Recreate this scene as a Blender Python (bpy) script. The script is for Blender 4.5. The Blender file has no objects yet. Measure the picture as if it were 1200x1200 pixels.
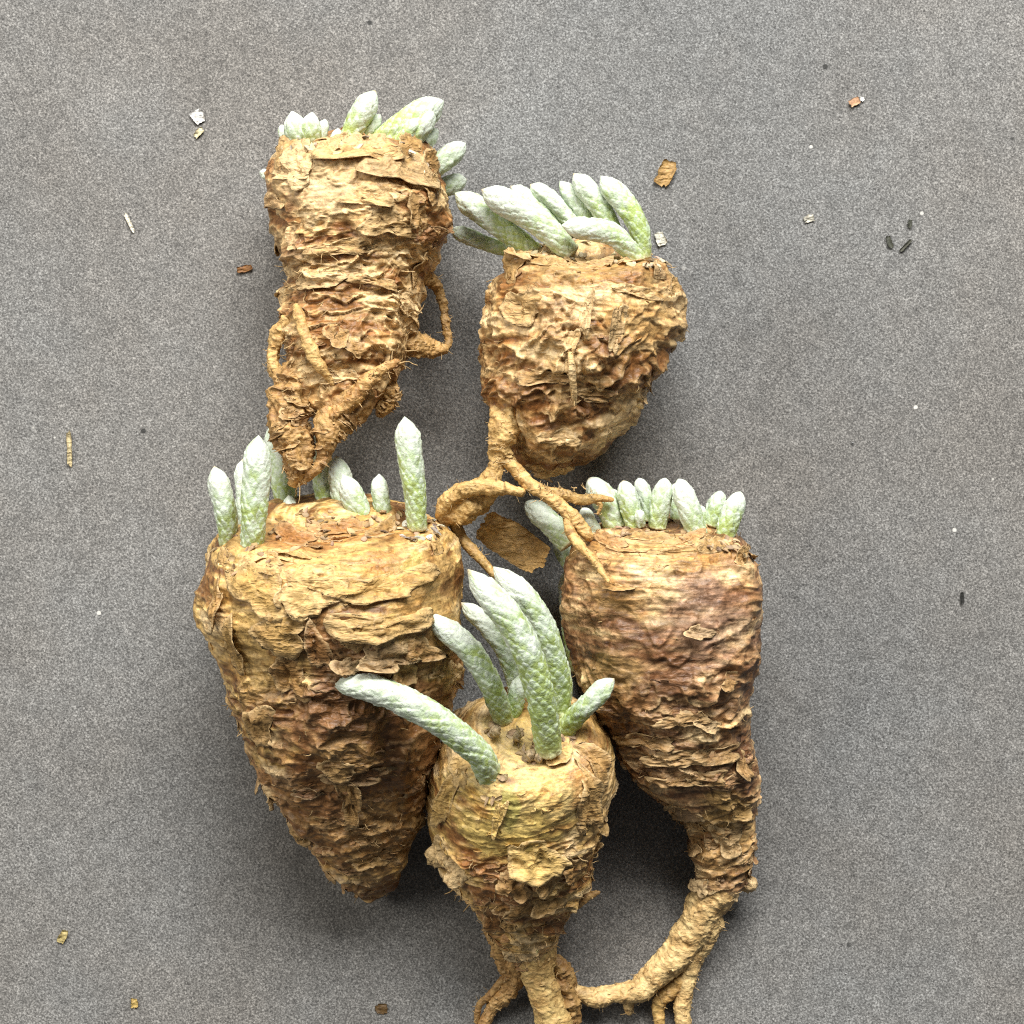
import bpy, math, random
import numpy as np

rng = np.random.default_rng(7)
random.seed(7)
PX = 1e-4                      # one photograph pixel on the table is 0.1 mm
D = 2400.0                     # camera height in those units (24 cm)

# ------------------------------------------------------------------ camera
scene = bpy.context.scene
cam_d = bpy.data.cameras.new('camera')
cam = bpy.data.objects.new('camera', cam_d)
scene.collection.objects.link(cam)
cam.location = (0, 0, D * PX)
cam.rotation_euler = (0, 0, 0)
cam_d.sensor_width = 36.0
cam_d.lens = 36.0 * D / 1200.0
cam_d.clip_start = 0.005
cam_d.clip_end = 50.0
cam_d.dof.use_dof = False
scene.camera = cam

# ------------------------------------------------------------------ light
world = bpy.data.worlds.new('World')
scene.world = world
world.use_nodes = True
bg = world.node_tree.nodes['Background']
bg.inputs['Color'].default_value = (0.96, 0.98, 1.0, 1)
bg.inputs['Strength'].default_value = 0.105

def area(name, loc, target, sx, sy, power, col):
    l = bpy.data.lights.new(name, 'AREA')
    l.shape = 'RECTANGLE'; l.size = sx; l.size_y = sy
    l.energy = power; l.color = col
    o = bpy.data.objects.new(name, l)
    scene.collection.objects.link(o)
    o.location = loc
    d = np.array(target, float) - np.array(loc, float)
    from mathutils import Vector
    o.rotation_euler = Vector(d).to_track_quat('-Z', 'Y').to_euler()
    return o
area('window_light', (0.09, 0.69, 0.60), (0, 0, 0), 0.66, 0.36, 21.5, (1.0, 0.982, 0.955))
area('side_fill_light', (-0.60, 0.20, 0.50), (0, 0, 0), 0.35, 0.35, 3.6, (1.0, 0.95, 0.87))  # added fill lamp, brightens the left ground and left-facing sides

vs = scene.view_settings
vs.view_transform = 'Standard'
vs.look = 'None'
vs.gamma = 1.0
vs.use_curve_mapping = False
vs.exposure = 0.0
scene.render.engine = 'CYCLES'
scene.cycles.use_denoising = False
scene.cycles.filter_width = 1.15
scene.cycles.max_bounces = 6

# ------------------------------------------------------------------ numpy noise
_perm = rng.permutation(256).astype(np.int32)
_perm = np.concatenate([_perm, _perm, _perm])
_g = rng.normal(size=(256, 3)); _g /= np.linalg.norm(_g, axis=1)[:, None]
_g = _g.astype(np.float32)

from concurrent.futures import ThreadPoolExecutor
_pool = ThreadPoolExecutor(4)
def perlin(p):
    p = np.asarray(p, np.float32)
    sh = p.shape[:-1]; p = p.reshape(-1, 3)
    if len(p) < 20000: return _perlin(p).reshape(sh)
    return np.concatenate(list(_pool.map(_perlin, [p[k:k + 16384] for k in range(0, len(p), 16384)]))).reshape(sh)

def _perlin(p):
    i = np.floor(p).astype(np.int32); f = p - i
    i &= 255
    w = f * f * f * (f * (f * 6 - 15) + 10)
    out = np.zeros(len(p), np.float32)
    for dx in (0, 1):
        a = _perm[i[:, 0] + dx]; wx = w[:, 0] if dx else 1 - w[:, 0]
        for dy in (0, 1):
            b = _perm[a + i[:, 1] + dy]; wy = w[:, 1] if dy else 1 - w[:, 1]
            for dz in (0, 1):
                c = _perm[b + i[:, 2] + dz] & 255
                g = _g[c]
                d = g[:, 0] * (f[:, 0] - dx) + g[:, 1] * (f[:, 1] - dy) + g[:, 2] * (f[:, 2] - dz)
                out += d * wx * wy * (w[:, 2] if dz else 1 - w[:, 2])
    return out * np.float32(1.5)

def fbm(p, o=3, gain=0.5):
    s = 0; a = 1.0; q = np.asarray(p, np.float32)
    for k in range(o):
        s = s + a * perlin(q); q = q * 2.03 + 17.3; a *= gain
    return s

def ridged(p, o=2):
    s = 0; a = 1.0; q = np.asarray(p, np.float32)
    for k in range(o):
        s = s + a * (1 - 2 * np.abs(perlin(q))); q = q * 2.1 + 9.1; a *= 0.5
    return s / 1.5

def hash1(n):
    return np.mod(np.sin(np.asarray(n, np.float64) * 12.9898 + 4.1) * 43758.5453, 1.0)

def sstep(a, b, x):
    t = np.clip((x - a) / (b - a), 0, 1); return t * t * (3 - 2 * t)

def cr(pts, n):
    """Catmull-Rom through rows of pts, resampled to n rows evenly by length."""
    P = np.asarray(pts, float); m = len(P)
    Q = np.vstack([2 * P[0] - P[1], P, 2 * P[-1] - P[-2]])
    t = np.linspace(0, m - 1, 40 * (m - 1) + 1)
    k = np.minimum(t.astype(int), m - 2); u = (t - k)[:, None]
    a, b, c, d = Q[k], Q[k + 1], Q[k + 2], Q[k + 3]
    S = 0.5 * ((2 * b) + (-a + c) * u + (2 * a - 5 * b + 4 * c - d) * u**2 + (-a + 3 * b - 3 * c + d) * u**3)
    seg = np.linalg.norm(np.diff(S[:, :4], axis=0), axis=1)
    L = np.concatenate([[0], np.cumsum(seg)])
    x = np.linspace(0, L[-1], n)
    return np.stack([np.interp(x, L, S[:, j]) for j in range(P.shape[1])], 1), x

def U(px, py, z=0.0):
    """photograph pixel + height -> place on the table (still in 0.1 mm units)"""
    f = (D - z) / D
    return np.array([(px - 600) * f, (600 - py) * f, z])

def proj(P):
    f = D / (D - P[..., 2])
    return 600 + P[..., 0] * f, 600 - P[..., 1] * f

# ------------------------------------------------------------------ materials
def new_mat(name):
    m = bpy.data.materials.new(name); m.use_nodes = True
    nt = m.node_tree
    for n in list(nt.nodes): nt.nodes.remove(n)
    out = nt.nodes.new('ShaderNodeOutputMaterial')
    b = nt.nodes.new('ShaderNodeBsdfPrincipled')
    nt.links.new(b.outputs[0], out.inputs[0])
    return m, nt, b, out

def nd(nt, t, **kw):
    n = nt.nodes.new(t)
    for k, v in kw.items():
        if k in n.inputs: n.inputs[k].default_value = v
        else: setattr(n, k, v)
    return n

def ramp(nt, src, stops):
    r = nt.nodes.new('ShaderNodeValToRGB')
    el = r.color_ramp.elements
    while len(el) < len(stops): el.new(0.5)
    for e, (p, c) in zip(el, stops):
        e.position = p; e.color = c if len(c) == 4 else (*c, 1)
    nt.links.new(src, r.inputs[0])
    return r

def mixc(nt, fac, a, b, mode='MIX'):
    m = nt.nodes.new('ShaderNodeMix'); m.data_type = 'RGBA'; m.blend_type = mode
    for s, v in ((0, fac), (6, a), (7, b)):
        if hasattr(v, 'is_linked') or hasattr(v, 'links'): nt.links.new(v, m.inputs[s])
        else: m.inputs[s].default_value = v if s == 0 else (*v, 1)
    return m.outputs[2]

def attr_mat(name, rough, fine_scale, fine_amt, bump_d, translucent=0.0, sss=0.0, fib=(1, 1, 1), spec=0.35, mottle=0.0, crease=0.0):
    """colour from the piece's own colour attribute, broken up by fine grain and relief"""
    m, nt, b, out = new_mat(name)
    at = nd(nt, 'ShaderNodeAttribute', attribute_name='Col')
    tc = nd(nt, 'ShaderNodeTexCoord')
    mp = nd(nt, 'ShaderNodeMapping'); mp.inputs['Scale'].default_value = fib
    nt.links.new(tc.outputs['Object'], mp.inputs[0])
    n1 = nd(nt, 'ShaderNodeTexNoise', Scale=fine_scale, Detail=5.0, Roughness=0.65)
    nt.links.new(mp.outputs[0], n1.inputs['Vector'])
    r1 = ramp(nt, n1.outputs['Fac'], [(0.25, (1 - fine_amt,) * 3), (0.75, (1 + fine_amt,) * 3)])
    c = mixc(nt, 1.0, at.outputs['Color'], r1.outputs[0], 'MULTIPLY')
    if mottle:
        n3 = nd(nt, 'ShaderNodeTexNoise', Scale=fine_scale * .45, Detail=6.0, Roughness=0.7, Distortion=0.8)
        nt.links.new(mp.outputs[0], n3.inputs['Vector'])
        r3 = ramp(nt, n3.outputs['Fac'], [(0.36, (0.50, 0.40, 0.30)), (0.47, (1, 1, 1)), (0.60, (1, 1, 1)), (0.72, (1.28, 1.30, 1.32))])
        c = mixc(nt, mottle, c, mixc(nt, 1.0, c, r3.outputs[0], 'MULTIPLY'))
    nt.links.new(c, b.inputs['Base Color'])
    b.inputs['Roughness'].default_value = rough
    b.inputs['Specular IOR Level'].default_value = spec
    n2 = nd(nt, 'ShaderNodeTexNoise', Scale=fine_scale * 1.6, Detail=4.0, Roughness=0.6)
    nt.links.new(mp.outputs[0], n2.inputs['Vector'])
    bp = nd(nt, 'ShaderNodeBump', Strength=0.7, Distance=bump_d)
    nt.links.new(n2.outputs['Fac'], bp.inputs['Height'])
    if crease:
        prev = None
        for (sc, rot, stretch, dist) in ((420, 0.15, .30, crease), (560, -0.7, .40, crease * .7), (560, 0.85, .40, crease * .7), (1300, 0.1, .30, crease * .4)):
            m2 = nd(nt, 'ShaderNodeMapping'); m2.inputs['Rotation'].default_value = (0.2, 0.1, rot); m2.inputs['Scale'].default_value = (stretch, 1, .8)
            nt.links.new(tc.outputs['Object'], m2.inputs[0])
            nz = nd(nt, 'ShaderNodeTexNoise', noise_type='RIDGED_MULTIFRACTAL'); nz.normalize = False
            for k_, v_ in (('Scale', sc), ('Detail', 2.0), ('Roughness', .55), ('Distortion', .9), ('Offset', .9), ('Gain', 1.6)): nz.inputs[k_].default_value = v_
            nt.links.new(m2.outputs[0], nz.inputs['Vector'])
            b2 = nd(nt, 'ShaderNodeBump', Strength=0.8, Distance=dist)
            st = nd(nt, 'ShaderNodeMath', operation='MULTIPLY'); st.inputs[1].default_value = 0.8
            nt.links.new(at.outputs['Alpha'], st.inputs[0]); nt.links.new(st.outputs[0], b2.inputs['Strength'])
            nt.links.new(nz.outputs['Fac'], b2.inputs['Height'])
            if prev: nt.links.new(prev, b2.inputs['Normal'])
            prev = b2.outputs[0]
        nt.links.new(prev, bp.inputs['Normal'])
    nt.links.new(bp.outputs[0], b.inputs['Normal'])
    if sss:
        b.inputs['Subsurface Weight'].default_value = sss
        b.inputs['Subsurface Radius'].default_value = (0.9, 1.0, 0.5)
        b.inputs['Subsurface Scale'].default_value = 0.0012
    if translucent:
        tr = nd(nt, 'ShaderNodeBsdfTranslucent')
        nt.links.new(c, tr.inputs[0])
        mx = nd(nt, 'ShaderNodeMixShader'); mx.inputs[0].default_value = translucent
        nt.links.new(b.outputs[0], mx.inputs[1]); nt.links.new(tr.outputs[0], mx.inputs[2])
        nt.links.new(mx.outputs[0], out.inputs[0])
    return m

M_skin = attr_mat('dry_skin', 0.45, 1900, 0.42, 0.00014, spec=0.4, mottle=.8, crease=.0002)
M_flake = attr_mat('papery_flake', 0.5, 1700, 0.30, 0.0001, translucent=0.16, spec=0.35, mottle=.7, crease=.00016)
M_root = attr_mat('root_skin', 0.5, 1500, 0.42, 0.0002, spec=0.35, mottle=.8, crease=.00009)
M_shoot = attr_mat('silvery_shoot', 0.68, 2800, 0.20, 0.00014, sss=0.08, spec=0.18)
M_scale = attr_mat('pale_scale', 0.6, 2000, 0.2, 0.00008, translucent=0.25, spec=0.2)
M_crumb = attr_mat('crumb', 0.6, 1500, 0.3, 0.0001)

def ground_mat():
    m, nt, b, out = new_mat('speckled_stone')
    tc = nd(nt, 'ShaderNodeTexCoord')
    # a slow warp turns the grain direction over the slab
    mp = nd(nt, 'ShaderNodeMapping'); mp.inputs['Rotation'].default_value = (0.61, 0.43, 0.57)
    nt.links.new(tc.outputs['Object'], mp.inputs[0])
    fine = nd(nt, 'ShaderNodeTexNoise', Scale=4800.0, Detail=4.0, Roughness=0.6, Distortion=0.6)
    mid = nd(nt, 'ShaderNodeTexNoise', Scale=700.0, Detail=4.0, Roughness=0.6)
    big = nd(nt, 'ShaderNodeTexNoise', Scale=45.0, Detail=7.0, Roughness=0.62)
    tint = nd(nt, 'ShaderNodeTexNoise', Scale=24.0, Detail=5.0, Roughness=0.6)
    for n in (fine, mid, big, tint): nt.links.new(mp.outputs[0], n.inputs['Vector'])
    r1 = ramp(nt, fine.outputs['Fac'], [(0.32, (0.05, 0.049, 0.047)), (0.5, (0.142, 0.139, 0.133)), (0.68, (0.33, 0.325, 0.312))])
    r2 = ramp(nt, mid.outputs['Fac'], [(0.3, (0.84,) * 3), (0.7, (1.18,) * 3)])
    r3 = ramp(nt, big.outputs['Fac'], [(0.3, (0.88,) * 3), (0.7, (1.12,) * 3)])
    r4 = ramp(nt, tint.outputs['Fac'], [(0.36, (1.03, 1.0, 0.96)), (0.62, (0.97, 1.0, 1.02))])
    c = mixc(nt, 1.0, r1.outputs[0], r2.outputs[0], 'MULTIPLY')
    c = mixc(nt, 1.0, c, r3.outputs[0], 'MULTIPLY')
    c = mixc(nt, 1.0, c, r4.outputs[0], 'MULTIPLY')
    # pale and dark mineral grains
    v = nd(nt, 'ShaderNodeTexVoronoi', Scale=420.0); v.feature = 'F1'
    nt.links.new(mp.outputs[0], v.inputs['Vector'])
    rv = ramp(nt, v.outputs['Distance'], [(0.0, (1,) * 3), (0.085, (1,) * 3), (0.12, (0,) * 3)])
    sel = ramp(nt, v.outputs['Color'], [(0.86, (0,) * 3), (0.88, (1,) * 3)])
    f = mixc(nt, 1.0, rv.outputs[0], sel.outputs[0], 'MULTIPLY')
    c = mixc(nt, f, c, (0.55, 0.54, 0.5))
    v2 = nd(nt, 'ShaderNodeTexVoronoi', Scale=230.0); v2.feature = 'F1'
    nt.links.new(mp.outputs[0], v2.inputs['Vector'])
    rv2 = ramp(nt, v2.outputs['Distance'], [(0.0, (1,) * 3), (0.06, (1,) * 3), (0.09, (0,) * 3)])
    sel2 = ramp(nt, v2.outputs['Color'], [(0.80, (0,) * 3), (0.82, (1,) * 3)])
    f2 = mixc(nt, 1.0, rv2.outputs[0], sel2.outputs[0], 'MULTIPLY')
    c = mixc(nt, f2, c, (0.03, 0.03, 0.028))
    nt.links.new(c, b.inputs['Base Color'])
    b.inputs['Roughness'].default_value = 0.62
    b.inputs['Specular IOR Level'].default_value = 0.35
    bp = nd(nt, 'ShaderNodeBump', Strength=0.6, Distance=0.00012)
    nt.links.new(fine.outputs['Fac'], bp.inputs['Height'])
    nt.links.new(bp.outputs[0], b.inputs['Normal'])
    return m
M_ground = ground_mat()

# ------------------------------------------------------------------ mesh helpers
def mesh_obj(name, V, F, col, mat, parent=None, origin=(0, 0, 0), smooth=True):
    """V in 0.1 mm units, F (n,3) or (n,4) index array, col (n,3) linear colour"""
    V = (np.asarray(V, np.float64) - np.asarray(origin)) * PX
    me = bpy.data.meshes.new(name)
    F = np.asarray(F, np.int32); k = F.shape[1]
    me.vertices.add(len(V)); me.vertices.foreach_set('co', V.astype(np.float32).ravel())
    me.loops.add(F.size); me.loops.foreach_set('vertex_index', F.ravel())
    me.polygons.add(len(F))
    me.polygons.foreach_set('loop_start', np.arange(0, F.size, k, dtype=np.int32))
    me.polygons.foreach_set('use_smooth', np.full(len(F), smooth))
    at = me.attributes.new('Col', 'FLOAT_COLOR', 'POINT')
    C = np.ones((len(V), 4), np.float32); C[:, :np.shape(col)[1]] = np.clip(col, 0.0, 1)
    at.data.foreach_set('color', C.ravel())
    me.update(calc_edges=True)
    me.materials.append(mat)
    o = bpy.data.objects.new(name, me)
    scene.collection.objects.link(o)
    if parent is not None: o.parent = parent
    else: o.location = np.asarray(origin) * PX
    return o

def grid_faces(n, m, wrap=True):
    i = np.arange(n - 1)[:, None]; j = np.arange(m if wrap else m - 1)[None, :]
    a = i * m + j; b = i * m + (j + 1) % m
    return np.stack([a, b, b + m, a + m], -1).reshape(-1, 4)

def grid_normals(P, flip=1):
    du = np.gradient(P, axis=0)
    dv = np.roll(P, -1, 1) - np.roll(P, 1, 1)
    N = np.cross(du, dv) * flip
    l = np.linalg.norm(N, axis=-1, keepdims=True)
    return N / np.maximum(l, 1e-9)

def blur_rows(A, k):
    ker = np.ones(k) / k
    B = np.pad(A, ((k // 2, k - 1 - k // 2), (0, 0)), mode='edge')
    return np.stack([np.convolve(B[:, j], ker, 'valid') for j in range(A.shape[1])], 1)

class Plant:
    def __init__(s, label, cat_loc, group='small plants with swollen roots'):
        s.loc = U(*cat_loc, 0); s.e = bpy.data.objects.new('succulent_plant', None)
        scene.collection.objects.link(s.e)
        s.e.location = s.loc * PX
        s.e['label'] = label; s.e['category'] = 'plant'; s.e['group'] = group
        s.e.empty_display_size = 0.005
    def add(s, name, V, F, col, mat, stuff=False, label=None, parent=None):
        o = mesh_obj(name, V, F, col, mat, parent or s.e, s.loc)
        if stuff: o['kind'] = 'stuff'
        if label: o['label'] = label
        return o

def lerpc(a, b, t):
    return np.asarray(a) * (1 - t[..., None]) + np.asarray(b) * t[..., None]

# colours of dry skin (linear)
TAN = np.array((0.50, 0.312, 0.115)); PALE = np.array((0.72, 0.53, 0.28)); BROWN = np.array((0.215, 0.098, 0.030))
DARK = np.array((0.13, 0.06, 0.022)); OCHRE = np.array((0.53, 0.345, 0.115)); GREY = np.array((0.35, 0.245, 0.15))
FLESH = np.array((0.50, 0.37, 0.11))

# ------------------------------------------------------------------ a tuber body
class Body:
    pass

def tuber(plant, rows, seed, res=1.15, fold=None, band=None, layers=5, layer_amp=1.0, crump=1.0,
          base=TAN, alt=BROWN, blobs=(), lump=6.0, lam_band=15.0, edge=0.45, smooth_zones=(), nexp=2.15, fold_lam=(22, 75), streak=0.25, slant=0.2):
    """rows: (Lx, Ly, Rx, Ry, z, height/width). Left/right outline points seen from above + height of the axis."""
    R = []
    for (lx, ly, rx, ry, z, br) in rows:
        l = U(lx, ly, z); r = U(rx, ry, z)
        c = (l + r) / 2; a = np.linalg.norm(r - l) / 2
        e = (r - l) / max(np.linalg.norm(r - l), 1e-6)
        R.append([*c, a, *e, a * br])
    R = np.array(R)
    amax = R[:, 3].max()
    L0 = np.linalg.norm(np.diff(R[:, :4], axis=0), axis=1).sum()
    nt_ = int(L0 / res); m = int(2 * math.pi * amax / res / 1.35)
    S, s = cr(R, nt_)
    C = S[:, :3]; a = np.maximum(S[:, 3], 0.3); b = np.maximum(S[:, 7], 0.3)
    e = S[:, 4:7] / np.linalg.norm(S[:, 4:7], axis=1)[:, None]
    Cs = blur_rows(C, max(3, nt_ // 5 | 1))
    T = np.gradient(Cs, axis=0); T = blur_rows(T, max(3, nt_ // 6 | 1)); T /= np.linalg.norm(T, axis=1)[:, None]
    nrm = np.cross(T, e); nrm *= np.where(nrm[:, 2:3] < 0, -1, 1); nrm /= np.linalg.norm(nrm, axis=1)[:, None]
    ph = np.linspace(0, 2 * math.pi, m, endpoint=False)
    th = ph + 0.42 * np.cos(ph)
    ct, st = np.cos(th), np.sin(th)
    ex = 2 / nexp
    cx = np.sign(ct) * np.abs(ct) ** ex; sx = np.sign(st) * np.abs(st) ** ex
    lx = a[:, None] * cx[None]; lz = b[:, None] * sx[None]
    P = C[:, None] + lx[..., None] * e[:, None] + lz[..., None] * nrm[:, None]
    N = grid_normals(P)
    out = (P - C[:, None])
    flip = np.sign((N * out).sum(-1).mean()); N *= flip
    sg = np.broadcast_to(s[:, None], lx.shape)
    tt = sg / s[-1]
    o = seed * 13.7
    def q(ls, lv, k=0): return np.stack([sg / ls + o + k * 7.7, lx / lv + o * .3 + k * 3.1, lz / lv - o + k * 5.3], -1)
    taper = np.clip(a / amax, 0.15, 1)[:, None] ** 0.6
    rough = np.ones_like(lx)
    pxg, pyg = proj(P)
    topm = (N[..., 2] > -0.25)
    for (zx, zy, rx, ry, val) in smooth_zones:
        d = ((pxg - zx) / rx) ** 2 + ((pyg - zy) / ry) ** 2
        w = np.exp(-d ** 1.5) * topm
        rough = rough * (1 - w) + val * w
    h = lump * fbm(q(80, 80), 2) * taper
    # soft folds running round the body
    if fold:
        F = np.interp(tt, *fold)
        w1 = fbm(q(60, 60, 1), 2)
        fl = ridged(q(fold_lam[0] * 1.25, fold_lam[1], 2) + (0.9 * w1)[..., None], 2) * (0.45 + 0.9 * sstep(-.35, .35, perlin(q(50, 40, 5))))
        h = h + F * 4.2 * fl * rough
    # papery shingled bands with torn edges
    btone = 0.0; bandid = np.zeros_like(lx); ef = np.zeros_like(lx)
    if band:
        B = np.interp(tt, *band)
        phs = sg / (lam_band * 1.3) + 1.5 * fbm(q(70, 55, 3), 2) + 0.30 * fbm(q(11, 13, 4), 2)
        bandid = np.floor(phs); fr = phs - bandid
        br = perlin(np.stack([bandid * 3.7 + o, lx / 28, lz / 28], -1))
        amp = sstep(-0.22, 0.38, br)
        prof = np.where(fr < 0.93, (fr / 0.93) ** 1.7, 1 - (fr - 0.93) / 0.07)
        h = h + B * rough * amp * 8.0 * prof * taper
        btone = B.clip(0, 1) * amp * (fr - 0.42) * 1.0 * np.clip(rough, .3, 1)  # inner layer's brown at tucked band starts, plus crease shade put into colour
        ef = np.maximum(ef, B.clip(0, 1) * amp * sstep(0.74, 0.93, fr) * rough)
    # overlapping sheets of skin
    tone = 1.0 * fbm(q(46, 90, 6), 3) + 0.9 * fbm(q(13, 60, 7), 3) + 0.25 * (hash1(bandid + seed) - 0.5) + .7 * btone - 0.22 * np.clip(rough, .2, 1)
    for k in range(min(layers, 3)):
        ls = 36 + 10 * k
        d = fbm(q(ls * .7, ls * 1.9, 10 + k), 2) + 0.10 * fbm(q(8, 14, 20 + k), 2) - (0.16 + 0.05 * (k % 3))
        mk = sstep(0.0, 0.035, d)
        lift = 1.0 + 3.6 * np.exp(-np.maximum(d, 0) / 0.09) * (0.4 + 0.9 * sstep(-.2, .5, perlin(q(25, 25, 40 + k))))
        h = h + layer_amp * mk * lift * np.clip(rough, 0.25, 1) * taper
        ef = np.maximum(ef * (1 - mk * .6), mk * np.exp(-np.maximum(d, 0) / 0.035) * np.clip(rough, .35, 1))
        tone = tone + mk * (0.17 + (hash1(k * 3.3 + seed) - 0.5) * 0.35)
    wv = fbm(q(60, 60, 65), 3)[..., None]
    def qs(ls, lv, k, sl):                        # the same, with creases slanting across the body
        return np.stack([(sg + sl * lx) / ls + o + k * 7.7, lx / lv + o * .3 + k * 3.1, lz / lv - o + k * 5.3], -1)
    def crz(p): return 1 - 2.4 * np.abs(perlin(p))
    pm = lambda k: 0.06 + 1.1 * sstep(-.22, .38, perlin(q(62, 55, k)))
    c1 = crz(qs(25, 120, 60, slant) + 0.95 * wv) * pm(67)
    c2 = crz(qs(36, 95, 62, slant - .85) + 0.8 * wv) * pm(68)
    c3 = crz(qs(10, 60, 61, slant * .5) + 0.6 * wv) * pm(69)
    c4 = crz(qs(38, 90, 70, slant + .9) + 0.8 * wv) * pm(71)
    c5 = crz(q(95, 20, 72) + 0.5 * wv) * sstep(0, .5, perlin(q(70, 50, 73)))
    h = h + crump * (4.2 * c1 + 3.8 * c2 + 1.5 * c3 + 3.3 * c4 + 2.0 * c5 + 0.4 * fbm(q(5, 8, 66), 2)) * np.clip(rough, 0.3, 1) * taper
    crease = sstep(0.70, 0.97, ridged(qs(46, 85, 63, slant) + 0.35 * wv, 1))
    h = h - crump * 6.5 * crease * np.clip(rough, .3, 1) * taper
    def soft(H, k):
        for ax in (0, 1):
            H = (np.roll(H, k, ax) + np.roll(H, -k, ax) + 2 * H) / 4
        return H
    e0 = h[:4].copy()
    low = soft(soft(soft(soft(h, 1), 2), 3), 5)
    h = .55 * h + .45 * soft(h, 1)
    side = np.clip(1 - np.abs(nrm_up(N, nrm)) * 1.5, 0, 1)
    h = h * (1 - .55 * side) + low * .55 * side
    h[:4] = e0
    PP = P + N * (h - (h[nt_ // 8:-nt_ // 8].mean() + 0.5) * taper)[..., None]
    PP[0] = PP[0].mean(0); PP[-1] = PP[-1].mean(0)
    PP[..., 2] = np.maximum(PP[..., 2], 0.4)
    # colour of the skin, with the bands' crease shade in its tone
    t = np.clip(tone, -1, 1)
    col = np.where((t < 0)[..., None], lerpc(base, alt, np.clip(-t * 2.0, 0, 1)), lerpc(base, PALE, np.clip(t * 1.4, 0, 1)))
    blot = sstep(0.25, 0.6, fbm(q(16, 22, 80), 3))
    col = lerpc3(col, alt * 0.8, blot * 0.45)
    for (bx, by, rx, ry, c, wgt) in blobs:
        d = np.sqrt(((pxg - bx) / rx) ** 2 + ((pyg - by) / ry) ** 2) + 0.55 * fbm(q(34, 34, 70), 3)
        w = wgt * sstep(1.15, 0.6, d) * topm
        col = lerpc3(col, np.asarray(c), w)
    rusty = sstep(0.1, 0.7, fbm(q(45, 45, 81), 3))
    col = col * (1 - rusty[..., None] * np.array((0.02, 0.14, 0.28)))
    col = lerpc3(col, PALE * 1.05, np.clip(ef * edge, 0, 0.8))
    col = col * (1 + streak * fbm(q(3.2, 38, 84), 3))[..., None]
    fine = 1 + 0.30 * fbm(q(7, 9, 82), 3) + 0.32 * fbm(q(3, 16, 83), 2)
    col = col * fine[..., None]
    V = PP.reshape(-1, 3); F = grid_faces(nt_, m)
    if flip < 0: F = F[:, ::-1]
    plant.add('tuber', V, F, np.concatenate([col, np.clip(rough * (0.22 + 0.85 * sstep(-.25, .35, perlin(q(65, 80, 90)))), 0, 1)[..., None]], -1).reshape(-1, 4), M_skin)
    B_ = Body(); B_.P = PP; B_.N = N; B_.a = a; B_.s = s; B_.m = m; B_.n = nt_; B_.col = col
    B_.px, B_.py = proj(PP); B_.th = th; B_.plant = plant; B_.T = T; B_.flip = flip
    # smooth normals for flakes
    return B_

def nrm_up(N, nrm):
    return (N * nrm[:, None]).sum(-1)

def lerpc3(col, c, w):
    return col * (1 - w[..., None]) + c * w[..., None]

def sample(G, i, j):
    n, m = G.shape[:2]
    i = np.clip(i, 0, n - 1.001); i0 = np.floor(i).astype(int); fi = (i - i0)[..., None]
    j0f = np.floor(j); fj = (j - j0f)[..., None]; j0 = j0f.astype(int) % m; j1 = (j0 + 1) % m
    return (G[i0, j0] * (1 - fj) + G[i0, j1] * fj) * (1 - fi) + (G[i0 + 1, j0] * (1 - fj) + G[i0 + 1, j1] * fj) * fi

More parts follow.
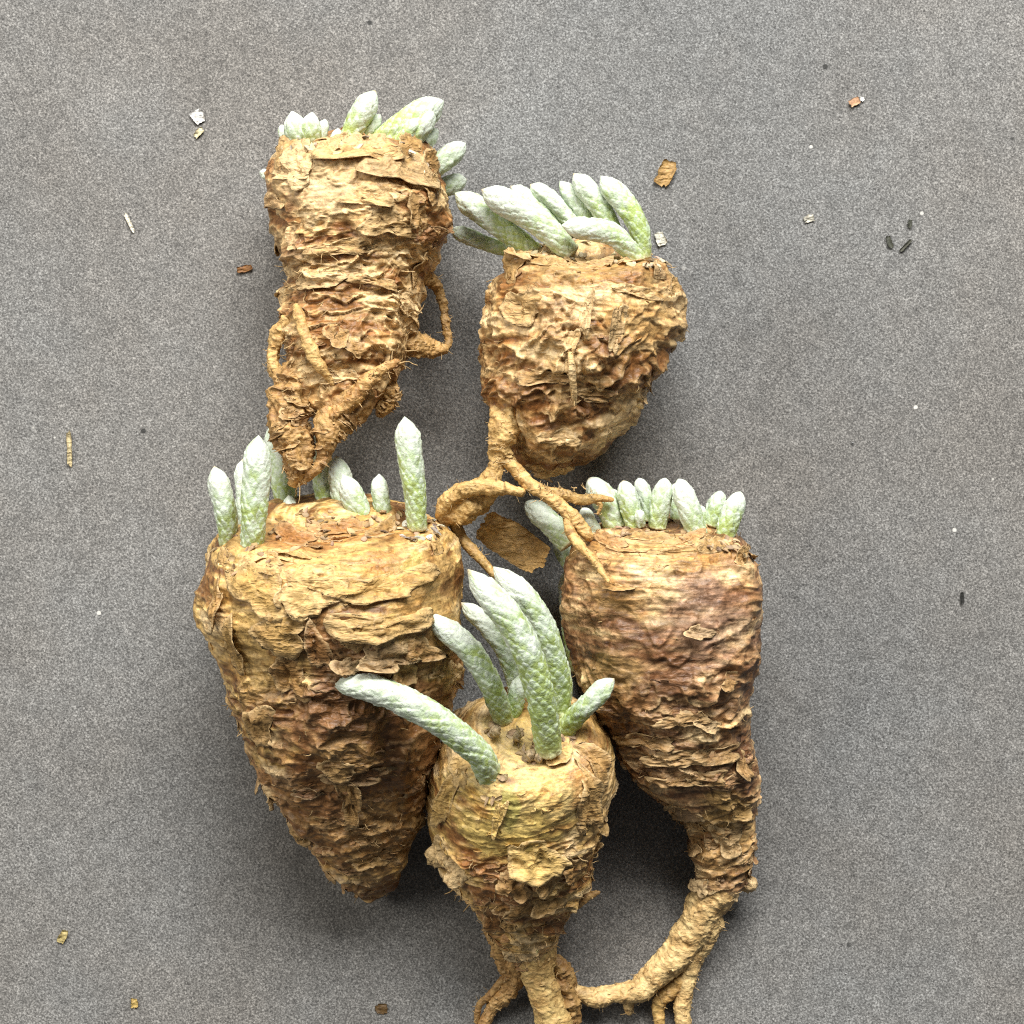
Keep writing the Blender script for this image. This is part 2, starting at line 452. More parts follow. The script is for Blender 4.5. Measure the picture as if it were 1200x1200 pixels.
def flake_geo(Bd, i, j, su, sv, ang, lift, curl, seed, nr=7, na=30, base_off=-1.2):
    """a torn sheet of skin: grown from the surface at (i,j), held on one side, lifted and curled on the other"""
    r = np.random.default_rng(seed)
    ph = np.linspace(0, 2 * math.pi, na, endpoint=False)
    rad = 1 / (np.abs(np.cos(ph)) ** 3 + np.abs(np.sin(ph)) ** 3) ** (1 / 3)
    jag = r.normal(0, 1, na); jag = jag + np.roll(jag, 1) * .8 + np.roll(jag, 2) * .5
    rad = rad * (1 + 0.20 * np.sin(ph * 2 + r.uniform(0, 6)) + 0.17 * np.sin(ph * 3 + r.uniform(0, 6))) * (1 + 0.085 * jag)
    rho = np.linspace(0, 1, nr) ** 0.8
    X = rho[:, None] * (rad * np.cos(ph))[None]; Y = rho[:, None] * (rad * np.sin(ph))[None]
    xs = np.linalg.norm(np.diff(Bd.P[:, j], axis=0), axis=1); ds = max(np.median(xs[max(0, i - 20):i + 20]), 0.2)
    row = Bd.P[min(i, Bd.n - 1)]
    dv = max(np.linalg.norm(row[(j + 3) % Bd.m] - row[(j - 3) % Bd.m]) / 6, 0.25)
    ca, sa = math.cos(ang), math.sin(ang)
    a = np.clip((X * ca + Y * sa) * 0.5 + 0.5, 0, 1.4)       # 0 held edge .. 1 free edge
    kx = X - curl * np.maximum(a - .45, 0) ** 2 * ca * 2.2; ky = Y - curl * np.maximum(a - .45, 0) ** 2 * sa * 2.2
    ii = i + kx * su / ds; jj = j + ky * sv / dv
    p = sample(Bd.Ps, ii, jj); n = sample(Bd.Ns, ii, jj); n /= np.linalg.norm(n, axis=-1, keepdims=True)
    off = base_off + lift * a ** 1.6 + 0.09 * (su + sv) * (1 - np.abs(2.2 * perlin(np.stack([X * 1.1 + seed * 1.3, Y * 2.3, X * 0 + seed * .11], -1)))) + 0.10 * (su + sv) * 0.5 * perlin(np.stack([X * 1.7 + seed, Y * 1.7, X * 0 + seed * .37], -1))
    off = off + 0.05 * (su + sv) * .5 * perlin(np.stack([X * 4 + seed, Y * 4, X * 0 + 3.3], -1))
    top = p + n * off[..., None]; bot = top - n * 0.9
    top[..., 2] = np.maximum(top[..., 2], 1.0); bot[..., 2] = np.maximum(bot[..., 2], 0.4)
    V = np.concatenate([top.reshape(-1, 3), bot.reshape(-1, 3)])
    F = grid_faces(nr, na); k = nr * na
    rim = np.arange((nr - 1) * na, nr * na); nx = np.roll(rim, -1)
    Fs = np.concatenate([F, F[:, ::-1] + k, np.stack([rim, nx, nx + k, rim + k], 1)])
    return V, Fs, a, rho

def prep(Bd):
    k = 7
    P = Bd.P
    Q = P.copy()
    for _ in range(2):
        Q = (np.roll(Q, 2, 1) + np.roll(Q, -2, 1) + Q) / 3
        Z = np.pad(Q, ((2, 2), (0, 0), (0, 0)), mode='edge')
        Q = (Z[4:] + Z[:-4] + Z[2:-2]) / 3
    Bd.Ps = Q; Bd.Ns = Bd.N

def find(Bd, px, py):
    d = (Bd.px - px) ** 2 + (Bd.py - py) ** 2 + np.where(Bd.N[..., 2] < -0.1, 1e6, 0) - Bd.P[..., 2] * 0.4
    k = np.argmin(d); return k // Bd.m, k % Bd.m

def add_flake(Bd, i, j, su, sv, ang, lift, curl, seed, color=None, name='skin_flake'):
    if math.cos(ang) < -0.2 and seed % 5: ang = math.pi - ang          # most sheets hang free towards the root
    V, F, a, rho = flake_geo(Bd, i, j, su, sv, ang, lift, curl, seed)
    r = np.random.default_rng(seed + 1)
    c = np.asarray(color if color is not None else Bd.col[min(i, Bd.n - 1), j] * r.uniform(0.95, 1.25) + 0.02)
    if color is not None:
        c = .5 * c + .55 * Bd.col[max(0, i - 6):i + 7, j].mean(0)
    k = a.size
    edgew = np.repeat(rho ** 5, a.shape[1])
    col = c[None] * (1 + 0.18 * r.normal(size=(k, 1))) * (1 - 0 * edgew[:, None])
    col = col * (1 - .6 * edgew[:, None]) + PALE * .6 * edgew[:, None]
    Bd.plant.add(name, V, F, np.concatenate([col, col * 0.95]), M_flake)

def flakes(Bd, n, seed, size=(7, 16), region=None, lift=(1.5, 6), around=1.3, nz=(-.15, 2)):
    r = np.random.default_rng(seed)
    made = 0; tries = 0
    while made < n and tries < n * 60:
        tries += 1
        i = int(r.uniform(0.06, 0.97) * Bd.n); j = int(r.uniform(0, 1) * Bd.m)
        if not nz[0] < Bd.N[i, j, 2] < nz[1]: continue
        if region and not region(Bd.px[i, j], Bd.py[i, j]): continue
        s0 = r.uniform(*size)
        s0 = min(s0, Bd.a[i] * 0.45)
        if s0 < 3: continue
        ang = r.choice([0, math.pi]) + r.normal(0, 0.7)
        add_flake(Bd, i, j, s0 * r.uniform(.55, 1.0), s0 * around * r.uniform(.7, 1.3), ang, r.uniform(*lift), r.uniform(0, .7), int(r.integers(1e6)))
        made += 1

def scraps(Bd, n, seed, name='skin_scraps', size=(2.0, 5.0), region=None, color=None, mat=None, lift=(1.5, 5)):
    """crumbs and slivers of skin too small to pick apart: one part"""
    r = np.random.default_rng(seed); Vs, Fs, Cs = [], [], []; o = 0; made = 0; tries = 0
    while made < n and tries < n * 80:
        tries += 1
        i = int(r.uniform(0.03, 0.98) * Bd.n); j = int(r.uniform(0, 1) * Bd.m)
        if Bd.N[i, j, 2] < -0.3: continue
        if region and not region(Bd.px[i, j], Bd.py[i, j]): continue
        s0 = r.uniform(*size)
        V, F, a, rho = flake_geo(Bd, i, j, s0 * r.uniform(.4, 1), s0 * r.uniform(.5, 1.6), r.uniform(0, 6.28), r.uniform(*lift), 0.5, int(r.integers(1e6)), nr=3, na=8)
        c = (Bd.col[i, j] * r.uniform(1.0, 1.4) + 0.03) if color is None else np.asarray(color) * r.uniform(.75, 1.15)
        Vs.append(V); Fs.append(F + o); Cs.append(np.repeat(c[None], len(V), 0)); o += len(V); made += 1
    if Vs: Bd.plant.add(name, np.concatenate(Vs), np.concatenate(Fs), np.concatenate(Cs), mat or M_flake, stuff=True)

# ------------------------------------------------------------------ tubes: roots, fibres
def tube_grid(ctrl, res, m, minn=8):
    P = []
    for (px, py, z, r) in ctrl:
        f = (D - z) / D
        P.append([*U(px, py, z), r * f])
    P = np.array(P)
    L = np.linalg.norm(np.diff(P[:, :3], axis=0), axis=1).sum()
    S, s = cr(P, max(minn, int(L / res)))
    C = S[:, :3]; r = np.maximum(S[:, 3], 0.15)
    T = np.gradient(C, axis=0); T /= np.linalg.norm(T, axis=1)[:, None]
    X = np.zeros_like(T); ref = np.array((0.0, 0.0, 1.0)) if abs(T[0, 2]) < .9 else np.array((1.0, 0, 0))
    x = ref - T[0] * (ref @ T[0]); x /= np.linalg.norm(x); X[0] = x
    for k in range(1, len(C)):
        x = X[k - 1] - T[k] * (X[k - 1] @ T[k]); X[k] = x / np.linalg.norm(x)
    Y = np.cross(T, X)
    th = np.linspace(0, 2 * math.pi, m, endpoint=False)
    dirs = np.cos(th)[None, :, None] * X[:, None] + np.sin(th)[None, :, None] * Y[:, None]
    return C, r, s, th, dirs

def cap(V, F, n, m):
    """close both ends with centre points"""
    a = V[:m].mean(0); b = V[-m:].mean(0); k = len(V)
    V = np.concatenate([V, a[None], b[None]])
    j = np.arange(m); j1 = (j + 1) % m
    A = np.stack([j1, j, np.full(m, k), np.full(m, k)], 1); Bq = np.stack([(n - 1) * m + j, (n - 1) * m + j1, np.full(m, k + 1), np.full(m, k + 1)], 1)
    return V, F, A[:, :3], Bq[:, :3]

def root(plant, ctrl, seed, col=(0.64, 0.43, 0.17), alt=(0.42, 0.24, 0.08), rough=1.0, name='root', res=1.3, parent=None):
    rm = max(c[3] for c in ctrl)
    m = int(np.clip(2 * math.pi * rm / 1.5, 10, 110))
    c0 = list(ctrl)
    C, r, s, th, dirs = tube_grid(c0, res, m)
    # rounded ends
    n = len(C); ends = np.minimum(s, s[-1] - s)
    r = r * np.sqrt(np.clip(ends / np.maximum(r, 1), 0, 1) * (2 - np.clip(ends / np.maximum(r, 1), 0, 1)) + 0.002)
    lx = r[:, None] * np.cos(th); lz = r[:, None] * np.sin(th); sg = np.broadcast_to(s[:, None], lx.shape)
    o = seed * 5.3
    q = lambda ls, lv, k=0: np.stack([sg / ls + o + k, lx / lv + k * 2.2, lz / lv - o], -1)
    amp = np.clip(r / 14, 0.12, 1.0)[:, None] * rough
    phs = sg / 6.5 + 0.9 * fbm(q(20, 14, 1), 2); fr = phs - np.floor(phs)
    am = sstep(-.2, .4, perlin(np.stack([np.floor(phs) * 2.1 + o, lx / 10, lz / 10], -1)))
    h = amp * (1.8 * am * fr ** 1.5 + 3.4 * fbm(q(20, 16, 2), 2) + 1.3 * ridged(q(6, 9, 3), 2) + 0.7 * fbm(q(3, 3, 4), 2))
    P = C[:, None] + dirs * (r[:, None] + h - 1.0 * amp)[..., None]
    P[..., 2] = np.maximum(P[..., 2], 0.4)
    t = np.clip(0.5 + 0.6 * fbm(q(22, 14, 5), 3), 0, 1)
    col = lerpc(np.asarray(col), np.asarray(alt), t * 0.8)
    col = lerpc3(col, PALE, 0.5 * am * sstep(.6, 1, fr) * 0.6)
    F = grid_faces(n, m)
    V = P.reshape(-1, 3)
    N = np.cross(P[1:, :] - P[:-1, :], (np.roll(P, -1, 1) - P)[:-1])
    if ((N * (P[:-1] - C[:-1, None])).sum(-1)).mean() < 0: F = F[:, ::-1]
    plant.add(name, V, F, col.reshape(-1, 3), M_root, parent=parent)
    R_ = Body(); R_.P = P; R_.N = np.broadcast_to(dirs, P.shape).copy(); R_.a = r; R_.m = m; R_.n = n; R_.col = col
    R_.px, R_.py = proj(P); R_.plant = plant; R_.Ps = P; R_.Ns = R_.N
    fibres_on(R_, int(s[-1] / 6) + 3, seed + 900, length=(2.5, 9), rad=.38, name='root_hairs')
    return R_

def fibres(plant, starts, seed, name='root_hairs', length=(6, 16), rad=0.55, color=(0.6, 0.42, 0.2), spread=1.0):
    """thin dry hairs: starts = list of (px,py,z,dirx,diry)"""
    r = np.random.default_rng(seed); Vs, Fs, Cs = [], [], []; o = 0
    for (px, py, z, dx, dy) in starts:
        L = r.uniform(*length); p = U(px, py, z); d = np.array([dx, -dy, r.normal(0, .35)]) + r.normal(0, .3 * spread, 3); d /= np.linalg.norm(d)
        k = 5; pts = []
        for t in range(k):
            pts.append(p.copy()); d = d + r.normal(0, .28, 3); d /= np.linalg.norm(d); p = p + d * L / (k - 1); p[2] = max(p[2], 0.8)
        pts = np.array(pts); rr = rad * np.linspace(1.2, .5, k) * r.uniform(.6, 1.4)
        T = np.gradient(pts, axis=0); T /= np.linalg.norm(T, axis=1)[:, None]
        X = np.cross(T, (0.3, 0.2, 0.9)); X /= np.linalg.norm(X, axis=1)[:, None]; Y = np.cross(T, X)
        th = np.linspace(0, 2 * math.pi, 4, endpoint=False)
        P = pts[:, None] + (np.cos(th)[None, :, None] * X[:, None] + np.sin(th)[None, :, None] * Y[:, None]) * rr[:, None, None]
        Vs.append(P.reshape(-1, 3)); Fs.append(grid_faces(k, 4) + o); o += k * 4
        Cs.append(np.repeat((np.asarray(color) * r.uniform(.6, 1.2))[None], k * 4, 0))
    plant.add(name, np.concatenate(Vs), np.concatenate(Fs), np.concatenate(Cs), M_flake, stuff=True)

def fibres_on(Bd, n, seed, length=(4, 11), region=None, rad=.5, name='skin_fibres'):
    r = np.random.default_rng(seed); st = []
    while len(st) < n:
        i = int(r.uniform(.05, .97) * Bd.n); j = int(r.uniform(0, 1) * Bd.m)
        if Bd.N[i, j, 2] < 0.0 or (region and not region(Bd.px[i, j], Bd.py[i, j])): continue
        nn = Bd.N[i, j]; st.append((Bd.px[i, j], Bd.py[i, j], Bd.P[i, j, 2], r.normal(0, .8) + nn[0], r.normal(0, .8) - nn[1]))
    fibres(Bd.plant, st, seed, name=name, length=length, rad=rad)

# ------------------------------------------------------------------ a shoot clad in silvery scales
WHITE = np.array((0.60, 0.65, 0.555)); MINT = np.array((0.46, 0.56, 0.39)); GREEN = np.array((0.37, 0.46, 0.15)); LIME = np.array((0.46, 0.51, 0.16))

def shoot(plant, ctrl, rmax, seed, green=0.5, name='shoot', blunt=0.0, scale=9.2, res=1.1, hm=2.4, brown=0.0, base=0.72, slim=0.72):
    """ctrl: (px,py,z) from base to tip"""
    rmax = rmax * slim
    c4 = [(x, y, z, 1.0) for (x, y, z) in ctrl]
    m = int(np.clip(2 * math.pi * rmax / res, 20, 150))
    C, one, s, th, dirs = tube_grid(c4, res, m, 14)
    f0 = (D - ctrl[0][2]) / D
    L = s[-1]; t = s / L
    tipl = min(0.60, max(0.20, 1.75 * rmax / L)); tb = 1 - tipl
    prof = np.where(t < tb, base + (1 - base) * np.sin(np.clip(t / max(tb, .01), 0, 1) * math.pi / 2),
                    np.clip(np.cos(np.clip((t - tb) / tipl, 0, 1) * math.pi / 2), 0, 1) ** (0.80 - 0.28 * blunt))
    prof = prof * np.sqrt(np.clip(t / 0.03, 0.05, 1))
    r = rmax * f0 * prof
    sg = np.broadcast_to(s[:, None], (len(s), m)); tg = np.broadcast_to(th[None], sg.shape)
    na = max(5, int(round(2 * math.pi * rmax / (scale * 1.15)))); ds = scale * 0.72; Ls = scale * 1.75
    best = np.zeros_like(sg) - 1; bx = np.zeros_like(sg); by = np.zeros_like(sg); bid = np.zeros_like(sg)
    wob = 0.8 * fbm(np.stack([sg / 26 + seed, np.cos(tg) * 1.2, np.sin(tg) * 1.2 + seed], -1), 2)
    s2 = sg + wob * 6.0
    k0 = np.floor(s2 / ds)
    for dk in range(0, 4):
        k = k0 - dk
        offs = (k % 2) * 0.5 + k * 0.09
        u = tg / (2 * math.pi) * na - offs
        c = np.round(u); idn = k * 31.7 + np.mod(c, na) * 7.3 + seed
        jit = hash1(idn)
        x = (s2 - k * ds) / (Ls * (0.85 + 0.35 * jit))
        y = np.abs(u - c + 0.30 * (jit - .5)) * 2
        w = np.where(x < 0.45, 1.05, 1.05 * np.sqrt(np.clip(1 - ((x - 0.45) / 0.55) ** 2, 0, 1)))
        ins = (x >= 0) & (x <= 1) & (y < w)
        e_ = np.clip((w - y) / 0.30, 0, 1)
        hh = (0.30 + 0.70 * x ** 0.9) * (0.6 + 0.4 * e_ * (2 - e_)) * (0.75 + 0.5 * jit) * (1 - 0.20 * y * y)
        hh = np.where(ins, hh, -1)
        up = hh > best
        best = np.where(up, hh, best); bx = np.where(up, x, bx); by = np.where(up, np.clip(y / np.maximum(w, .05), 0, 1), by); bid = np.where(up, jit, bid)
    best = np.maximum(best, 0)
    fade = np.clip(r / (rmax * .5), 0.15, 1)[:, None]
    h = hm * best * fade + 1.2 * fbm(np.stack([sg / 30 + seed, np.cos(tg), np.sin(tg)], -1), 2) + 0.48 * fbm(np.stack([sg / 5 + seed, np.cos(tg) * rmax / 5, np.sin(tg) * rmax / 5], -1), 3) * fade
    P = C[:, None] + dirs * (np.maximum(r[:, None] + (h - hm * .6) * np.clip(prof * 1.6, 0, 1)[:, None], 0.1))[..., None]
    P[..., 2] = np.maximum(P[..., 2], 0.6)
    patch = fbm(np.stack([sg / 32 + seed * 2, np.cos(tg) * .9 + seed, np.sin(tg) * .9], -1), 3)
    tg_ = np.broadcast_to(t[:, None], sg.shape)
    gr = green * (0.95 - 1.0 * sstep(0.25, 0.95, tg_)) + 0.75 * patch * green + 0.16 * green
    scale_w = np.clip(sstep(0.45, 1.0, bx) * 0.75 + 0.5 * sstep(0.7, 1.0, by), 0, 1)
    g = np.clip(gr * (1.5 - 1.35 * scale_w) + 0.30 * green * (bid - .5), 0, 1)
    col = lerpc(WHITE, MINT, np.clip(g * 2, 0, 1)); col = lerpc3(col, GREEN, np.clip(g * 1.6 - 0.5, 0, 1))
    col = lerpc3(col, LIME, np.clip(sstep(.3, 0.0, tg_) * green * .9, 0, .8))
    col = lerpc3(col, np.array((0.62, 0.52, 0.33)), np.clip(sstep(0.09, 0.0, tg_), 0, .9))
    if hash1(seed * 1.7) > .55: col = lerpc3(col, np.array((0.42, 0.30, 0.17)), sstep(.955, 1.0, tg_) * .8)
    if brown: col = lerpc3(col, np.array((0.40, 0.27, 0.14)) * (0.6 + .8 * bid[..., None]), np.full(sg.shape, brown))
    F = grid_faces(len(s), m)
    N = np.cross(P[1:] - P[:-1], (np.roll(P, -1, 1) - P)[:-1])
    if ((N * (P[:-1] - C[:-1, None])).sum(-1)).mean() < 0: F = F[:, ::-1]
    plant.add(name, P.reshape(-1, 3), F, col.reshape(-1, 3), M_shoot)
    return ctrl[0]

def ruff(plant, spots, seed, Bd=None, n=9, r0=9, color=(0.72, 0.62, 0.44), name='papery_base_scales', size=(2.5, 6.5)):
    """torn dry scales ringing the foot of the shoots: one part"""
    r = np.random.default_rng(seed); Vs, Fs, Cs = [], [], []; o = 0
    for (px, py, z, rad) in spots:
        for k in range(n):
            a = r.uniform(0, 2 * math.pi); c = U(px, py, z) + np.array([math.cos(a) * rad, math.sin(a) * rad * .8, r.uniform(-2, 5)])
            if Bd is not None:
                i_, j_ = find(Bd, *proj(c)); c = Bd.P[i_, j_] + Bd.N[i_, j_] * r.uniform(0.3, 2.0)
                n_ = Bd.N[i_, j_]; d0 = r.normal(size=3); d0 -= n_ * (d0 @ n_); d0 /= np.linalg.norm(d0)
            d = d0 + n_ * r.uniform(0.0, .6) if Bd is not None else np.array([math.cos(a) * .7, math.sin(a) * .5 + .5, r.uniform(.2, .9)]); d /= np.linalg.norm(d)
            sd = np.cross(d, (r.normal(0, .3), r.normal(0, .3), 1) if Bd is None else n_ + r.normal(0, .25, 3)); sd /= np.linalg.norm(sd); nn = np.cross(sd, d)
            L = r.uniform(*size) * 1.5; w = r.uniform(*size) * .6
            pts = []
            for (tx, wx, b) in ((-0.3, .8, 0), (0.2, 1.0, .25), (.7, .75, .2), (1.05, .12, -.2)):
                for sgn in (-1, 0, 1):
                    pts.append(c + d * L * (tx + r.normal(0, .06)) + sd * w * wx * sgn + nn * (b * L * .4 - abs(sgn) * w * .25))
            V = np.array(pts); Vb = V - nn * 0.7
            F = []
            for q in range(3):
                for s_ in range(2):
                    i0 = q * 3 + s_; F.append((i0, i0 + 1, i0 + 4, i0 + 3))
            F = np.array(F); F2 = F[:, ::-1] + 12
            ring = [0, 1, 2, 5, 8, 11, 10, 9, 6, 3]; S_ = np.array([(ring[q], ring[(q + 1) % 10], ring[(q + 1) % 10] + 12, ring[q] + 12) for q in range(10)])
            VV = np.concatenate([V, Vb]); VV[:, 2] = np.maximum(VV[:, 2], .5)
            Vs.append(VV); Fs.append(np.concatenate([F, F2, S_]) + o); o += 24
            Cs.append(np.repeat((np.asarray(color) * r.uniform(.5, 1.2) * np.array((1, r.uniform(.9, 1.03), r.uniform(.8, 1.1))))[None], 24, 0))
    plant.add(name, np.concatenate(Vs), np.concatenate(Fs), np.concatenate(Cs), M_scale, stuff=True)

# ------------------------------------------------------------------ the table
gp = 6000.0
gx = np.array([[-gp, -gp, 0], [gp, -gp, 0], [gp, gp, 0], [-gp, gp, 0]], float)
g = mesh_obj('ground', gx, np.array([[0, 1, 2, 3]]), np.ones((4, 3)), M_ground, smooth=False)
g['kind'] = 'structure'

def hr(y, l, r, z, b=0.95): return (l, y, r, y, z, b)

# ================================================================== plant A: top left
A = Plant('tan tuber at upper left, crumpled papery skin, stubby pale shoots along its top end', (415, 270))
rowsA = [hr(156, 405, 425, 110, .9), hr(157, 370, 464, 108, .9), hr(163, 346, 488, 106, .9), hr(180, 325, 506, 103), hr(207, 313, 518, 100), hr(240, 312, 525, 99),
         hr(270, 318, 522, 98), hr(300, 329, 509, 98), hr(330, 334, 498, 100), hr(360, 332, 490, 105), hr(390, 336, 485, 112),
         hr(420, 335, 476, 120), hr(445, 338, 462, 128), hr(465, 345, 448, 134), hr(482, 362, 432, 138), hr(492, 385, 412, 140)]
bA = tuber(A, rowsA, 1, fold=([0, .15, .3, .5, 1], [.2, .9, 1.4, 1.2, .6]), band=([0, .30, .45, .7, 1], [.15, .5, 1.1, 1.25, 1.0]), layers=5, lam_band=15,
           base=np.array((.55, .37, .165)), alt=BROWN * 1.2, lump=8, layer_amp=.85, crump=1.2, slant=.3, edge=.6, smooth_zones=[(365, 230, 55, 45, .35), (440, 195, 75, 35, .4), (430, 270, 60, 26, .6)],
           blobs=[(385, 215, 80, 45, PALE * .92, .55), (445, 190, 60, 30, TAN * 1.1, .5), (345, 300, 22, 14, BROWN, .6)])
prep(bA)
# named big sheets
for (x, y, su, sv, ang, lf, cu, sd, c) in [
        (350, 195, 26, 22, 2.2, 6, .4, 11, PALE * .9), (425, 178, 20, 44, math.pi, 7, .3, 12, TAN * 1.15), (465, 200, 26, 34, 0.3, 8, .5, 13, PALE * .85),
        (430, 232, 14, 26, 0.2, 8, .6, 14, TAN * 1.2), (345, 280, 13, 9, 1.6, 10, .4, 15, PALE), (455, 262, 16, 30, .5, 5, .3, 16, TAN),
        (400, 290, 10, 36, math.pi, 5, .2, 17, TAN * 1.1), (488, 250, 20, 16, 1.2, 7, .4, 18, TAN * .95), (505, 225, 18, 14, 1.0, 6, .4, 19, TAN),
        (490, 310, 24, 12, 1.3, 5, .2, 20, TAN * .95), (370, 330, 12, 26, 3.0, 6, .4, 21, PALE * .9), (440, 330, 10, 30, 3.3, 6, .3, 22, TAN),
        (395, 395, 16, 14, .2, 9, .5, 23, TAN * 1.1), (420, 410, 12, 18, .5, 8, .5, 24, TAN)]:
    i, j = find(bA, x, y); add_flake(bA, i, j, su, sv, ang, lf, cu, sd, c)
flakes(bA, 9, 1031, size=(5, 11), lift=(3, 8), nz=(-.15, .3), region=lambda x, y: y > 190)
for k, (x, y, su, sv, lf, c) in enumerate([(332, 178, 20, 12, 9, TAN), (348, 176, 16, 14, 8, PALE * .8), (385, 172, 14, 18, 6, TAN * 1.1), (432, 168, 13, 24, 7, PALE * .9), (478, 172, 14, 18, 8, TAN), (503, 190, 14, 12, 8, TAN * .9), (512, 215, 14, 10, 7, TAN)]):
    i, j = find(bA, x, y); add_flake(bA, i, j, su, sv, math.pi + (k % 3 - 1) * .5, lf, .35, 2000 + 5 * k, c)
flakes(bA, 10, 31, size=(7, 15), around=1.9, lift=(1, 4))
scraps(bA, 50, 32)
_r = root(A, [(352, 425, 138, 20), (345, 455, 148, 24), (338, 490, 158, 25), (346, 525, 163, 20), (348, 552, 165, 15), (345, 572, 163, 5)], 1, rough=2.0, col=TAN, alt=BROWN)
scraps(_r, 36, 501, name='root_scraps', size=(2.0, 5.0), lift=(1, 4)); flakes(_r, 16, 601, size=(6, 13), lift=(2, 8))
_r = root(A, [(424, 448, 146, 24), (412, 474, 156, 24), (390, 496, 164, 20), (382, 524, 168, 11), (372, 548, 168, 7), (350, 566, 166, 5)], 2, rough=1.6, col=TAN * .9, alt=BROWN)
scraps(_r, 36, 502, name='root_scraps', size=(2.0, 5.0), lift=(1, 4)); flakes(_r, 10, 602, size=(6, 13), lift=(2, 8))
_r = root(A, [(385, 490, 172, 8), (408, 472, 180, 10), (432, 446, 184, 8), (452, 431, 186, 6), (470, 424, 188, 4)], 3, rough=1.8, col=TAN * 1.1, alt=BROWN * 1.4)
scraps(_r, 70, 503, name='root_scraps', size=(1.2, 3.5), lift=(1, 2.5))
_r = root(A, [(346, 356, 172, 4), (352, 376, 184, 6.5), (360, 402, 186, 7), (374, 427, 186, 6), (392, 452, 174, 3)], 4, rough=1.7)
scraps(_r, 8, 504, name='root_scraps', size=(1.2, 3.5), lift=(1, 2.5))
_r = root(A, [(342, 372, 148, 9), (326, 392, 140, 9), (320, 418, 138, 8), (326, 442, 140, 8), (336, 462, 146, 6)], 5, rough=1.7)
scraps(_r, 8, 505, name='root_scraps', size=(1.2, 3.5), lift=(1, 2.5))
_r = root(A, [(470, 395, 105, 18), (492, 405, 92, 14), (512, 409, 84, 9), (526, 408, 80, 4)], 6, rough=1.4, col=TAN * .9)
scraps(_r, 70, 506, name='root_scraps', size=(1.2, 3.5), lift=(1, 2.5))
_r = root(A, [(490, 314, 84, 12), (508, 330, 68, 8), (518, 352, 60, 5), (521, 378, 58, 6), (526, 400, 62, 4), (518, 412, 66, 3)], 7, rough=2.4, col=TAN * .6)
scraps(_r, 8, 507, name='root_scraps', size=(1.2, 3.5), lift=(1, 2.5))
_r = root(A, [(452, 440, 120, 12), (455, 462, 112, 13), (446, 482, 110, 9), (440, 486, 110, 4)], 8, rough=2.0, col=TAN * .95)
scraps(_r, 36, 508, name='root_scraps', size=(2.0, 5.0), lift=(1, 4)); flakes(_r, 5, 608, size=(6, 13), lift=(2, 8))
for k, (ct, rm, gr) in enumerate([
        ([(352, 172, 125), (347, 150, 132), (342, 130, 134)], 19, .35), ([(364, 170, 128), (364, 150, 136), (366, 131, 138)], 17, .4),
        ([(374, 170, 120), (378, 152, 124), (381, 139, 124)], 8, .2), ([(392, 172, 120), (395, 160, 124), (396, 150, 124)], 10, .3),
        ([(405, 172, 120), (420, 140, 128), (440, 106, 130)], 18, .55), ([(440, 172, 118), (472, 148, 124), (520, 118, 120)], 23, .55),
        ([(478, 172, 130), (496, 148, 138), (508, 130, 140)], 15, .6), ([(492, 178, 105), (504, 162, 104), (513, 150, 102)], 10, .25),
        ([(500, 206, 105), (520, 188, 102), (546, 168, 96)], 17, .35), ([(508, 224, 80), (528, 217, 74), (547, 210, 68)], 15, .3),
        ([(318, 208, 60), (311, 204, 56), (304, 201, 54)], 7, .2), ([(420, 172, 112), (432, 152, 116), (446, 134, 116)], 11, .5), ([(462, 172, 136), (478, 156, 142), (492, 138, 142)], 11, .6), ([(336, 172, 112), (333, 158, 114), (329, 146, 112)], 9, .35)]):
    shoot(A, ct, rm, 100 + k, gr, blunt=.4, slim=.76)
ruff(A, [(352, 165, 135, 16), (410, 165, 130, 16), (455, 162, 135, 20), (505, 200, 110, 12), (490, 172, 115, 12), (330, 170, 120, 8)], 41, bA, n=6)
fibres_on(bA, 150, 42, region=lambda x, y: y > 290, length=(6, 18), rad=.6)
fibres(A, [(random.uniform(330, 352), random.uniform(450, 560), 178, random.uniform(-1, 1), random.uniform(-.3, 1)) for _ in range(40)], 44, length=(5, 12), rad=.5)
fibres(A, [(350, 566, 172, .1, 1), (352, 566, 172, -.1, 1), (466, 425, 192, .8, -.3), (468, 426, 192, .9, .5), (505, 322, 75, .8, -.2)], 43, length=(16, 26), rad=.6)

# ================================================================== plant B: top middle
Bp = Plant('squat brown tuber at upper middle with slanting pale shoots and a forked yellow root', (680, 410))
rowsB = [hr(293, 672, 694, 122, .9), hr(294, 636, 732, 120, .9), hr(299, 606, 760, 118, .9), hr(311, 589, 781, 114), hr(338, 577, 795, 110), hr(370, 570, 800, 109),
         hr(400, 565, 796, 108), hr(430, 564, 780, 106), hr(460, 568, 756, 102), hr(490, 577, 738, 95), hr(515, 596, 706, 85), hr(535, 610, 678, 74), hr(550, 622, 652, 62), hr(558, 632, 642, 56)]
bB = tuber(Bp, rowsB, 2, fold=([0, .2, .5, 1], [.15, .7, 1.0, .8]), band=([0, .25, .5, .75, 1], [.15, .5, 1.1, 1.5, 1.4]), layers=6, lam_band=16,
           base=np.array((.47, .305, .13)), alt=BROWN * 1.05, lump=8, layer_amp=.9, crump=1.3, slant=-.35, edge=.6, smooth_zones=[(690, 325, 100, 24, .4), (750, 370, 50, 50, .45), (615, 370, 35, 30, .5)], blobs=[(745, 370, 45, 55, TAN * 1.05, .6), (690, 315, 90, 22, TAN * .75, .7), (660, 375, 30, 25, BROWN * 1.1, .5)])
prep(bB)
